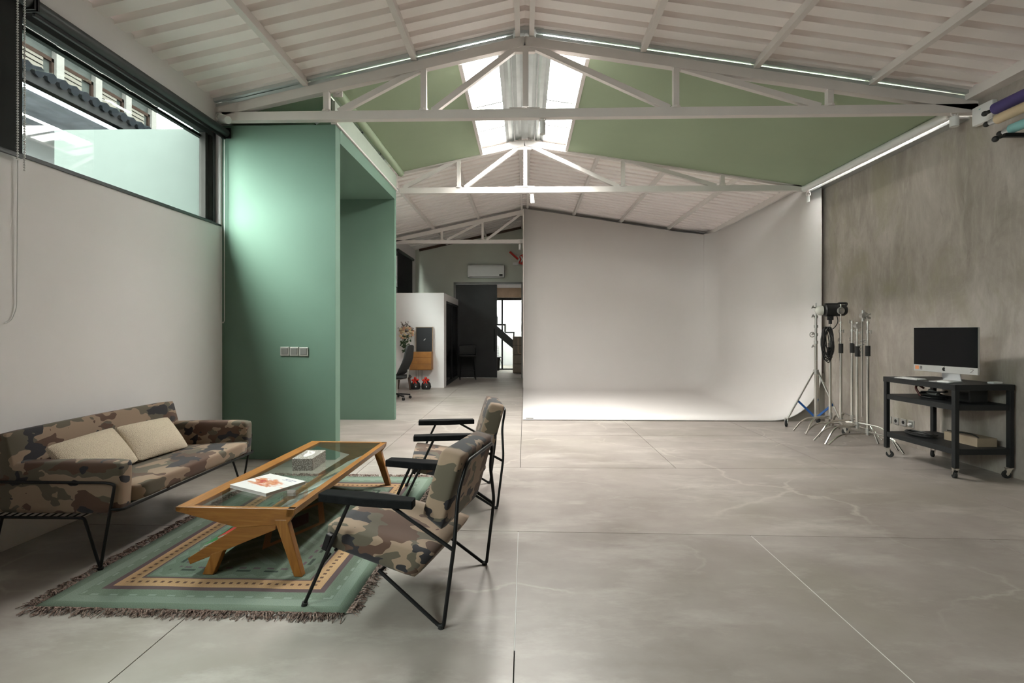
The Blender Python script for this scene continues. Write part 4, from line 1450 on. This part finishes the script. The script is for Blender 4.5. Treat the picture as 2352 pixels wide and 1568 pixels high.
# local: screen looks along -y, width along x
SW, SB, ST = 0.315, 0.092, 0.548
MB().soft((SW, 0.012, (ST - SB) / 2), 0.006, 0, 3, lambda p: p + Vector((0, 0, (ST + SB) / 2))).build('casing', M['alu'], mon, smooth=True)
MB().mm((-SW + 0.003, -0.0135, SB + 0.068), (SW - 0.003, -0.0115, ST - 0.003)).build('screen', M['screen'], mon)
MB().mm((-SW + 0.002, -0.0128, SB + 0.002), (SW - 0.002, -0.0115, SB + 0.067)).build('chin', M['alu'], mon)
st = MB()
st.prism([(0.012, 0.30), (0.02, 0.30), (0.095, 0.012), (0.083, 0.012)], 'x', -0.09, 0.09)
st.prism([(-0.085, 0.0), (0.105, 0.0), (0.105, 0.007), (0.085, 0.014), (-0.085, 0.004)], 'x', -0.095, 0.095)
st.build('stand', M['alu'], mon, bevel=0.002)
lg = MB()
Zc = SB + 0.036
lg.prism([(0.017 * math.cos(a) * (1 - 0.12 * (math.sin(a) > 0.93)), Zc + 0.019 * math.sin(a)) for a in [2 * math.pi * k / 24 for k in range(24)] if not (-0.55 < ((a + math.pi) % (2 * math.pi) - math.pi) < 0.6)] + [(0.007, Zc)], 'y', -0.0138, -0.0126)
lg.box((0.005, -0.0132, Zc + 0.025), (0.003, 0.0012, 0.011), (0, 0.6, 0))
lg.build('emblem', M['black'], mon)
sk = MB().mm((-0.298, -0.0136, Zc - 0.018), (-0.258, -0.0126, Zc + 0.02))
sk.build('orange_sticker', plain('orange_sticker', (0.62, 0.24, 0.10), 0.6), mon)
s2 = MB()
for z in (0.013, -0.001, -0.014):
    s2.mm((-0.248, -0.0136, Zc + z - 0.003), (-0.222, -0.0126, Zc + z + 0.004))
s2.build('printed_lines', M['black'], mon)
s3 = MB()
for p, q in (((0.246, 0.012), (0.262, 0.018)), ((0.262, 0.018), (0.277, 0.013)), ((0.277, 0.013), (0.262, -0.004)), ((0.262, -0.004), (0.246, -0.017)), ((0.246, -0.017), (0.276, -0.014))):
    s3.beam((p[0], -0.0132, Zc + p[1]), (q[0], -0.0132, Zc + q[1]), 0.0012, 0.006, (0, 1, 0))
s3.build('number_mark', M['black'], mon)

kb = thing('keyboard', 'slim white keyboard on the trolley top before the computer', 'keyboard', (4.105, 5.44, 0.898), math.radians(-84))
MB().prism([(-0.058, 0.0), (0.058, 0.0), (0.058, 0.012), (-0.058, 0.005)], 'x', -0.14, 0.14).build('base', M['alu'], kb, bevel=0.002)
ks = MB()
for r in range(5):
    for c in range(13):
        ks.box((-0.126 + 0.021 * c, -0.042 + 0.021 * r, 0.0075 + 0.0012 * r), (0.017, 0.017, 0.004))
o = ks.build('keys', M['white_plastic'], kb)
ms = thing('mouse', 'white computer mouse beside the keyboard on the trolley', 'mouse', (4.125, 5.02, 0.898), 0.3)
MB().soft((0.032, 0.056, 0.011), 0.011, 0.006, 5, lambda p: p + Vector((0, 0, 0.011))).build('shell', M['white_plastic'], ms, smooth=True)
rm = thing('white_adapter', 'small white adapter with cable at the near trolley corner', 'adapter', (4.54, 4.95, 0.898), 0.2)
MB().soft((0.055, 0.03, 0.012), 0.008, 0.0, 4, lambda p: p + Vector((0, 0, 0.012))).build('case', M['white_plastic'], rm, smooth=True)
MB().tube([(0.05, 0, 0.008), (0.08, 0.01, 0.005), (0.10, 0.05, 0.004), (0.09, 0.10, 0.004)], 0.004, 6, smooth_r=0.02).build('cable', M['white_plastic'], rm, smooth=True)


def coil(name, label, loc, rx, ry, turns, r, mat, seed, h=0.04):
    q = random.Random(seed)
    t = thing(name, label, 'cable', loc)
    pts = []
    for i in range(turns * 18):
        a = 2 * math.pi * i / 18
        k = 1 + 0.16 * math.sin(a * 0.37 + seed) + q.uniform(-0.05, 0.05)
        pts.append((rx * k * math.cos(a), ry * k * math.sin(a), r + h * (0.5 + 0.5 * math.sin(a * 0.41 + seed)) * (i / (turns * 18))))
    MB().tube(pts, r, 6).build('coil', M[mat], t, smooth=True)
    return t


cb = coil('cable_coil', 'black coiled cables in a heap on the middle trolley shelf', (4.29, 5.37, 0.704), 0.085, 0.12, 5, 0.008, 'black_plastic', 2, 0.075)
MB().tube([(-0.09, 0.05, 0.02), (-0.11, 0.10, 0.10), (-0.05, 0.14, 0.13), (0.0, 0.12, 0.09)], 0.011, 6, smooth_r=0.04).build('red_lead', plain('dark_red_rubber', (0.10, 0.02, 0.015), 0.5), cb, smooth=True)
MB().box((-0.02, -0.03, 0.06), (0.06, 0.09, 0.05), (0.3, 0.2, 0.4)).build('plug_block', M['grey_plastic'], cb, bevel=0.006)
bx = thing('power_unit', 'black boxy power unit behind the coiled cables on the middle shelf', 'power unit', (4.44, 5.08, 0.704), 0.05)
MB().mm((-0.09, -0.07, 0), (0.09, 0.07, 0.13)).build('case', M['black_plastic'], bx, bevel=0.006)
MB().mm((-0.093, -0.05, 0.03), (-0.089, 0.05, 0.10)).build('front_panel', M['rubber'], bx)
coil('cable_ring', 'flat ring of black cable on the bottom trolley shelf', (4.26, 5.50, 0.284), 0.09, 0.15, 4, 0.0085, 'black_plastic', 5, 0.03)
cbx = thing('cardboard_box', 'long beige cardboard box on the bottom trolley shelf', 'box', (4.47, 5.06, 0.284), 0.06)
MB().mm((-0.10, -0.10, 0), (0.10, 0.26, 0.085)).build('carton', M['card'], cbx, bevel=0.003)
MB().mm((-0.10, 0.04, 0.085), (0.10, 0.045, 0.0858)).build('tape', M['tan_board'], cbx)
stp = MB().tube([(-0.09, -0.10, 0.092), (-0.02, 0.0, 0.094), (0.03, 0.10, 0.093), (-0.04, 0.20, 0.094), (-0.085, 0.24, 0.10)], 0.005, 6, smooth_r=0.05)
stp.build('strap', M['rubber'], cbx, smooth=True)

# ================================================================== LIGHT STANDS
CH = M['chrome']


def c_stand(x, y, label, base_z, top, ang, grip=1.16, knobs=2, wide=0.0):
    """stainless stand with three swept legs, black sleeve and clamped risers"""
    t = thing('light_stand', label, 'light stand', (x, y, 0), 0, 'chromed light stands')
    MB().cyl((0, 0, base_z - 0.02), (0, 0, grip), 0.0195, n=12).build('column', CH, t, smooth=True)
    MB().cyl((0, 0, grip - 0.06), (0, 0, grip + 0.07), 0.0275, n=14).build('sleeve', M['rubber'], t, smooth=True)
    u = MB()
    u.cyl((0, 0, grip + 0.07), (0, 0, grip + 0.22), 0.019, n=12).cyl((0, 0, grip + 0.22), (0, 0, grip + 0.26), 0.025, n=12)
    u.cyl((0, 0, grip + 0.26), (0, 0, grip + 0.34), 0.0145, n=12).cyl((0, 0, grip + 0.34), (0, 0, grip + 0.37), 0.021, n=12).cyl((0, 0, grip + 0.37), (0, 0, top), 0.008, n=10)
    u.build('riser', CH, t, smooth=True)
    for k in range(knobs):
        z = grip + 0.12 + 0.12 * k
        s = -1 if k % 2 else 1
        MB().cyl((0, 0, z), (0, s * 0.05, z), 0.006, n=8).box((0, s * 0.055, z), (0.010, 0.012, 0.045)).build('knob', M['steel'], t)
    h = base_z
    for k, a in enumerate(ang):
        z0 = h + 0.028 * k
        ca, sa = math.cos(a), math.sin(a)
        pts = [(0.02 * ca, 0.02 * sa, z0), (0.35 * ca, 0.35 * sa, z0), (0.50 * ca, 0.50 * sa, 0.012)]
        MB().tube(pts, 0.0125, 8, smooth_r=0.12, steps=6).build('leg', CH, t, smooth=True)
    hub = MB()
    for k in range(3):
        hub.cyl((0, 0, h + 0.028 * k - 0.013), (0, 0, h + 0.028 * k + 0.013), 0.025, n=14)
    hub.build('leg_hub', M['steel'], t, smooth=True)
    return t


R_d = math.radians
sB = c_stand(4.27, D(7.0, 4.27), 'stout light stand carrying the black flash head', 0.20, 1.66, (R_d(178), R_d(205), R_d(60)), grip=1.10)
sC = c_stand(4.33, D(6.86, 4.33), 'light stand with round clamp, just past the flash stand', 0.155, 1.78, (R_d(183), R_d(300), R_d(70)), grip=1.17, knobs=2)
sD = c_stand(4.38, D(6.70, 4.38), 'light stand second from the round clamp stand, behind the others', 0.22, 1.55, (R_d(190), R_d(270), R_d(75)), grip=1.18, knobs=3)
sE = c_stand(4.19, D(6.31, 4.19), 'light stand with grip head clamp at the front of the group', 0.20, 1.50, (R_d(171), R_d(196), R_d(288)), grip=1.15, knobs=2)
sF = c_stand(4.24, D(6.19, 4.24), 'light stand holding the thin hanging rod, closest to the trolley', 0.14, 1.58, (R_d(184), R_d(278), R_d(85)), grip=1.16, knobs=2)
MB().torus((0, 0, 1.69), 0.04, 0.012, 'y', 16, 6).cyl((0, -0.03, 1.69), (0, 0.03, 1.69), 0.03, n=14).build('clamp_head', M['steel'], sC, smooth=True)
gh = MB().cyl((-0.0, -0.03, 1.48), (0, 0.03, 1.48), 0.035, n=14).cyl((0.0, 0, 1.44), (0.0, 0, 1.52), 0.02, n=10)
gh.build('grip_head', M['steel'], sE, smooth=True)
gp = MB()
for k in range(5):
    gp.cyl((0, -0.05 + 0.02 * k, 1.28 - 0.05 * k), (0.05, -0.07 + 0.02 * k, 1.30 - 0.05 * k), 0.012, n=8)
gp.build('spare_knobs', M['steel'], sE, smooth=True)
hd = MB().cyl((-0.05, -0.03, 1.60), (-0.05, 0.03, 1.60), 0.04, n=14).cyl((-0.06, 0, 1.53), (-0.06, 0, 1.67), 0.017, n=10)
for k in range(4):
    a = math.pi / 2 * k + 0.4
    hd.cyl((-0.05, -0.035, 1.60), (-0.05 + 0.06 * math.cos(a), -0.045, 1.60 + 0.06 * math.sin(a)), 0.008, n=6)
hd.build('grip_head', M['steel'], sF, smooth=True)
MB().tube([(-0.068, 0.0, 1.62), (-0.068, 0.0, 0.35)], 0.0075, 8).build('hanging_rod', CH, sF, smooth=True)
MB().tube([(-0.07, 0.0, 1.60), (0.03, 0, 1.57)], 0.012, 8).build('cross_arm', M['steel'], sF, smooth=True)

# rolling stand with blue braces
ro = thing('rolling_stand', 'tall rolling light stand with blue braces at the cove edge', 'light stand', (4.245, D(7.30, 4.245), 0))
MB().cyl((0, 0, 0.16), (0, 0, 1.25), 0.021, n=14).build('column', CH, ro, smooth=True)
u = MB()
u.cyl((0, 0, 1.25), (0, 0, 1.62), 0.016, n=12).cyl((0, 0, 1.62), (0, 0, 1.82), 0.009, n=10)
for z in (1.25, 1.36, 1.48, 1.62):
    u.cyl((0, 0, z - 0.02), (0, 0, z + 0.02), 0.026, n=14)
u.build('riser', M['steel'], ro, smooth=True)
kn = MB()
for z, s in ((1.36, -1), (1.62, -1), (1.75, -1), (1.18, -1)):
    kn.cyl((0, 0, z), (s * 0.05, -0.01, z + 0.01), 0.008, n=8).box((s * 0.055, -0.01, z + 0.012), (0.012, 0.012, 0.045), (0, 0.5, 0))
kn.build('knob', M['steel'], ro)
MB().torus((-0.055, 0, 1.36), 0.035, 0.006, 'y', 16, 6).build('hook_ring', M['steel'], ro, smooth=True)
MB().cyl((0, 0, 0.79), (0, 0, 0.85), 0.035, n=14).build('upper_collar', M['steel'], ro, smooth=True)
MB().cyl((0, 0, 0.14), (0, 0, 0.20), 0.032, n=14).build('lower_collar', M['steel'], ro, smooth=True)
feet = [(-0.36, 0.12), (0.26, 0.38), (0.09, -0.50)]
for i, (fx, fy) in enumerate(feet):
    MB().tube([(0.03 * (1 if fx > 0 else -1), 0, 0.82), (fx * 0.95, fy * 0.95, 0.13)], 0.0135, 8).build('leg', CH, ro, smooth=True)
    MB().beam((fx * 0.06, fy * 0.06, 0.17), (fx * 0.62, fy * 0.62, 0.39), 0.010, 0.03).build('brace', M['blue_paint'], ro)
    castor(ro, fx, fy, math.atan2(fy, fx) + (0.6 if i else 1.2), 0.048, 0.13)

# flash head on stand B
fl = thing('flash_head', 'black studio flash head with frosted dome on the stout stand', 'flash lamp', (4.27, D(7.0, 4.27), 1.66), math.radians(168))
MB().lathe([(0.0, -0.20), (0.055, -0.20), (0.078, -0.17), (0.085, -0.05), (0.085, 0.06), (0.07, 0.075), (0.07, 0.10), (0.0, 0.10)], n=20).build('body', M['black_plastic'], fl, smooth=True)
MB().lathe([(0.068, 0.095), (0.068, 0.13), (0.055, 0.165), (0.03, 0.185), (0.0, 0.19)], n=20).build('dome', M['flash_glass'], fl, smooth=True)
MB().tube([(-0.05, 0, -0.185), (-0.10, 0, -0.215), (-0.10, 0, -0.10), (-0.065, 0, -0.07)], 0.014, 8, smooth_r=0.03).build('handle', M['black_plastic'], fl, smooth=True)
MB().box((-0.085, 0, -0.01), (0.03, 0.06, 0.16)).build('top_grip', M['black_plastic'], fl, bevel=0.008)
MB().box((0.10, 0, 0.0), (0.07, 0.05, 0.07)).cyl((0.10, -0.05, 0), (0.10, 0.05, 0), 0.022, n=12).cyl((0.12, 0, 0), (0.19, 0, 0), 0.022, n=12).build('tilt_mount', M['black_plastic'], fl, bevel=0.004)
for o in fl.children:
    o.matrix_local = Matrix.Rotation(math.pi / 2, 4, 'Y') @ o.matrix_local
fl.location.z = 1.70
# loops of cable hung on the stand
lc = thing('hanging_cable', 'bundle of black cable loops hung on the flash stand', 'cable', (4.20, D(6.95, 4.2), 1.25))
q = random.Random(11)
lp = MB()
for k in range(9):
    w, hgt = q.uniform(0.04, 0.085), q.uniform(0.16, 0.25)
    ox, oy = q.uniform(-0.03, 0.03), q.uniform(-0.03, 0.03)
    pts = []
    for i in range(20):
        a = 2 * math.pi * i / 20
        pts.append((ox + w * math.sin(a), oy + 0.02 * math.sin(2 * a + k), 0.22 - hgt + hgt * math.cos(a)))
    lp.tube(pts, 0.0065, 6, closed=True)
lp.build('loops', M['black_plastic'], lc, smooth=True)
MB().tube([(0.07, 0.0, 0.42), (0.13, 0.0, 0.38), (0.15, 0, 0.28), (0.09, 0, 0.20), (0.04, 0, 0.18)], 0.006, 6, smooth_r=0.05).build('lead', M['black_plastic'], lc, smooth=True)
MB().box((0.01, -0.01, -0.12), (0.035, 0.035, 0.12), (0.1, 0.1, 0)).build('plug', M['black_plastic'], lc, bevel=0.006)

# ================================================================== FAR ROOM
ac = thing('air_conditioner', 'white wall air conditioner above the sliding door', 'air conditioner', (-1.16, YE, 3.22))
MB().soft((0.56, 0.11, 0.195), 0.05, 0, 6, lambda p: p + Vector((0, -0.11, 0))).build('casing', M['white_plastic'], ac, smooth=True)
MB().mm((-0.50, -0.215, -0.17), (0.50, -0.16, -0.15)).build('louvre', M['grey_plastic'], ac)
MB().mm((-0.5, -0.15, 0.19), (0.5, -0.03, 0.20)).build('intake_grille', M['grey_plastic'], ac)
MB().mm((0.40, -0.224, -0.14), (0.50, -0.218, -0.09)).build('display', M['black'], ac)

sg_ = thing('arrow_sign', 'red and white arrow sign on the end wall beside the cove edge', 'sign', (-0.20, YE - 0.02, 3.62))
MB().beam((-0.25, -0.03, 0.20), (0.0, -0.03, -0.02), 0.05, 0.10, (0, 1, 0.01)).build('arrow_shaft', M['red'], sg_)
MB().prism([(0.0, -0.14), (0.16, -0.20), (0.16, 0.14), (0.05, 0.08)], 'y', -0.05, 0.0).build('arrow_head', M['red'], sg_)
for k in range(2):
    MB().prism([(-0.02 + 0.09 * k, 0.06), (0.02 + 0.09 * k, 0.06), (0.06 + 0.09 * k, -0.03), (0.02 + 0.09 * k, -0.12), (-0.02 + 0.09 * k, -0.12), (0.02 + 0.09 * k, -0.03)], 'y', -0.07, -0.05).build('chevron', M['white_plastic'], sg_)
MB().mm((-0.15, -0.06, -0.20), (0.02, 0.0, -0.12)).build('base_plate', M['white_plastic'], sg_)

bs = thing('bar_stool', 'black bar stool in front of the black sliding door', 'stool', (-1.68, 14.72, 0), 0.15)
MB().soft((0.23, 0.21, 0.02), 0.018, 0, 5, lambda p: p + Vector((0, 0, 0.70))).build('seat', M['black_plastic'], bs, smooth=True)
MB().prism([(-0.24, 0.72), (-0.26, 0.96), (-0.22, 1.0), (0.22, 1.0), (0.26, 0.96), (0.24, 0.72)], 'y', 0.19, 0.215).build('backrest', M['black_plastic'], bs, bevel=0.01)
for sx in (-1, 1):
    MB().prism([(-0.2, 0.72), (0.2, 0.72), (0.2, 0.94), (-0.1, 0.84)], 'x', sx * 0.235, sx * 0.255).build('side', M['black_plastic'], bs, bevel=0.006)
    for sy in (-1, 1):
        MB().tube([(sx * 0.16, sy * 0.15, 0.69), (sx * 0.23, sy * 0.21, 0.01)], 0.013, 8).build('leg', BL, bs)
MB().tube([(-0.2, -0.19, 0.25), (0.2, -0.19, 0.25), (0.2, 0.19, 0.25), (-0.2, 0.19, 0.25)], 0.009, 6, closed=True).build('footrest', BL, bs)

cab = thing('wall_cabinet', 'honey wood drawer cabinet hung on the white partition', 'cabinet', (-2.56, 12.5, 0.68))
MB().mm((-0.27, -0.24, -0.22), (0.27, 0, 0.23)).build('body', M['cabinet_wood'], cab, bevel=0.004)
for z0, z1 in ((0.085, 0.215), (-0.065, 0.075), (-0.205, -0.075)):
    MB().mm((-0.262, -0.25, z0), (0.262, -0.238, z1)).build('drawer', M['cabinet_wood'], cab, bevel=0.003)
fb = thing('framed_board', 'black board in thin gold frame standing on the wood cabinet', 'picture', (-2.50, 12.43, 0.91))
MB().mm((-0.20, -0.015, 0.0), (0.20, 0.01, 0.60)).build('board', M['matt_black'], fb)
f = MB().mm((-0.215, -0.02, 0), (-0.2, 0.03, 0.615)).mm((0.2, -0.02, 0), (0.215, 0.03, 0.615)).mm((-0.215, -0.02, 0.60), (0.215, 0.03, 0.615))
f.build('frame', M['tan_board'], fb)
MB().box((0.01, -0.017, 0.30), (0.06, 0.002, 0.014), (0, -0.7, 0)).box((-0.005, -0.017, 0.285), (0.014, 0.002, 0.02)).build('white_mark', M['paper'], fb)
cw = thing('cabinet_cables', 'thin pale cables hanging below the wood cabinet', 'cable', (-2.56, 12.47, 0))
c_ = MB()
for x in (-0.16, -0.10, -0.03, 0.0):
    c_.tube([(x, 0, 0.46), (x + 0.01, 0.005, 0.20)], 0.004, 5)
c_.build('cable', M['grey_plastic'], cw)
for i, (x, lab) in enumerate(((-2.67, 'black round bag with red bow under the cabinet, beside the stool'), (-2.41, 'black round bag with red bow under the cabinet, away from the stool'))):
    t = thing('bow_bag', lab, 'bag', (x, 12.2, 0), 0, 'bags with red bows')
    MB().lathe([(0, 0), (0.10, 0), (0.125, 0.06), (0.11, 0.14), (0.05, 0.20), (0.02, 0.22), (0, 0.22)], n=14).build('pouch', M['black_plastic'], t, smooth=True)
    MB().sph((-0.045, -0.05, 0.22), 0.045, 8, (1.1, 0.6, 0.7)).sph((0.045, -0.05, 0.23), 0.045, 8, (1.1, 0.6, 0.7)).sph((0, -0.06, 0.27), 0.035, 8).box((-0.03, -0.09, 0.16), (0.03, 0.01, 0.10), (0, 0.3, 0)).box((0.03, -0.09, 0.16), (0.03, 0.01, 0.10), (0, -0.3, 0)).build('bow', M['red'], t, smooth=True)
    MB().sph((0.03, -0.12, 0.07), 0.016, 8).build('tag', M['white_plastic'], t)

st_ = thing('wood_stool', 'low dark wood stool behind the office chair', 'stool', (-2.93, 12.1, 0), 0.1)
MB().box((0, 0, 0.30), (0.36, 0.26, 0.035)).build('seat', M['dark_wood'], st_, bevel=0.006)
for sx in (-1, 1):
    for sy in (-1, 1):
        MB().beam((sx * 0.12, sy * 0.08, 0.285), (sx * 0.16, sy * 0.10, 0.0), 0.035, 0.035).build('leg', M['dark_wood'], st_)

oc = thing('office_chair', 'black swivel office chair showing behind the green box', 'office chair', (-2.66, 10.35, 0), math.radians(80))
MB().soft((0.23, 0.23, 0.035), 0.03, 0.01, 6, lambda p: p + Vector((0, 0, 0.47))).build('seat', M['blind_dark'], oc, smooth='full')
MB().soft((0.22, 0.03, 0.30), 0.028, 0.01, 6, lambda p: Vector((p.x * (1 - 0.25 * max(0, p.z) / 0.3), p.y - 0.20 - 0.10 * (p.z / 0.3) - 0.05 * (1 - abs(p.z) / 0.3), p.z + 0.82))).build('backrest', M['blind_dark'], oc, smooth='full')
MB().cyl((0, 0, 0.12), (0, 0, 0.44), 0.025, n=10).tube([(0, -0.02, 0.42), (0, -0.24, 0.44), (0, -0.25, 0.62)], 0.018, 6, smooth_r=0.05).build('column', M['steel'], oc, smooth=True)
for k in range(5):
    a = 2 * math.pi * k / 5 + 0.3
    MB().beam((0, 0, 0.12), (0.28 * math.cos(a), 0.28 * math.sin(a), 0.085), 0.04, 0.03).build('base_arm', M['black_plastic'], oc)
    MB().cyl((0.28 * math.cos(a) - 0.02 * math.sin(a), 0.28 * math.sin(a) + 0.02 * math.cos(a), 0.032), (0.28 * math.cos(a) + 0.02 * math.sin(a), 0.28 * math.sin(a) - 0.02 * math.cos(a), 0.032), 0.03, n=12).build('wheel', M['rubber'], oc)

# hanging bouquet on the partition wall
fw = thing('hanging_bouquet', 'bouquet of dusty pink and cream flowers hung on the white wall', 'bouquet', (-2.93, 12.36, 1.36))
q = random.Random(5)
fp, fc, lf, dn = MB(), MB(), MB(), MB()
for k in range(34):
    a, r = q.uniform(0, 6.28), 0.17 * math.sqrt(q.random())
    c = (r * math.cos(a) * 1.15, -0.05 - 0.08 * q.random(), 0.02 + r * math.sin(a) * 0.8)
    (fp if q.random() < 0.55 else fc).sph(c, q.uniform(0.022, 0.045), 7, (1, 0.8, q.uniform(0.6, 1)))


def leaf(b, c, d, L, w):
    d = Vector(d).normalized()
    s = d.cross(Vector((0, 1, 0.2))).normalized() * w
    c = Vector(c)
    m = c + d * L * 0.5 + Vector((0, -0.012, 0))
    vs = [b.b.verts.new(p) for p in (c, m + s, c + d * L, m - s)]
    b.b.faces.new(vs)


for k in range(110):
    t_ = q.random()
    c = (q.uniform(-0.16, 0.16) * (1 - 0.6 * t_), -0.04 - 0.06 * q.random(), -0.02 - 0.42 * t_)
    leaf(lf, c, (q.uniform(-0.8, 0.8), -0.2, q.uniform(-1, 0.2)), q.uniform(0.05, 0.09), q.uniform(0.012, 0.022))
for k in range(26):
    a = q.uniform(0.2, 2.9)
    p0 = Vector((0, -0.05, 0.03))
    p1_ = p0 + Vector((math.cos(a) * q.uniform(0.15, 0.26), q.uniform(-0.05, 0.02), math.sin(a) * q.uniform(0.14, 0.30)))
    dn.tube([p0, p1_], 0.003, 4)
    for j in range(4):
        leaf(dn, p0.lerp(p1_, 0.6 + 0.1 * j), (q.uniform(-1, 1), -0.2, q.uniform(-0.2, 1)), 0.035, 0.009)
fp.build('pink_blooms', M['flower_pink'], fw, smooth=True)['kind'] = 'stuff'
fc.build('cream_blooms', M['flower_cream'], fw, smooth=True)['kind'] = 'stuff'
lf.build('leaves', M['leaf'], fw)['kind'] = 'stuff'
dn.build('twigs', M['dark_wood'], fw)['kind'] = 'stuff'

# stairs, plinth, wire chair and side table beyond the doorway
sr = thing('staircase', 'black steel stair flight on brown plinth beyond the doorway', 'staircase', (0, 0, 0))
MB().prism([(-1.45, 2.02), (-0.38, 1.08), (-0.38, 0.82), (-1.45, 1.70)], 'y', 17.0, 17.04).build('stringer', M['charcoal'], sr)
MB().prism([(-1.45, 2.02), (-0.38, 1.08), (-0.38, 0.82), (-1.45, 1.70)], 'y', 17.9, 17.94).build('stringer', M['charcoal'], sr)
for k in range(4):
    x0 = -0.38 - 0.30 * k
    z0 = 1.38 + 0.27 * k
    MB().mm((x0 - 0.29, 17.0, z0 - 0.02), (x0 + 0.02, 17.94, z0 + 0.02)).mm((x0 - 0.01, 17.0, z0 - 0.26), (x0 + 0.02, 17.94, z0)).build('tread', M['charcoal'], sr)
for k in range(4):
    MB().mm((-0.40, 16.9, 0.02 + 0.31 * k), (0.6, 18.0, 0.31 + 0.31 * k)).build('plinth_course', M['brown_stone'], sr)
MB().tube([(-0.22, 16.86, 1.20), (-0.22, 16.86, 0.70), (-0.14, 16.86, 0.66), (0.2, 16.86, 0.66)], 0.012, 6, smooth_r=0.06).build('handrail', M['tan_board'], sr)
wc = thing('wire_chair', 'black wire chair behind the glazed screen', 'chair', (-1.10, 18.95, 0), 0.4)
w_ = MB()
for k in range(9):
    x = -0.2 + 0.05 * k
    w_.tube([(x, -0.2, 0.45), (x * 0.95, 0.15, 0.43), (x * 1.1, 0.26, 0.62), (x * 1.15, 0.30, 0.86)], 0.004, 4, smooth_r=0.08)
for k in range(5):
    z = 0.5 + 0.09 * k
    w_.tube([(-0.22, 0.22 + 0.02 * k, z), (0.22, 0.22 + 0.02 * k, z)], 0.004, 4)
w_.build('wire_shell', BL, wc)
for sx in (-1, 1):
    for sy in (-1, 1):
        MB().tube([(sx * 0.12, sy * 0.12, 0.43), (sx * 0.22, sy * 0.22, 0.0)], 0.008, 6).build('leg', BL, wc)
stb = thing('side_table', 'round pale side table beside the wire chair', 'side table', (-1.05, 18.25, 0))
MB().cyl((0, 0, 0.46), (0, 0, 0.49), 0.24, n=24).build('top', M['charcoal'], stb)
MB().cyl((0, 0, 0.0), (0, 0, 0.46), 0.13, 0.16, 20).build('pedestal', M['out_white'], stb, smooth=True)
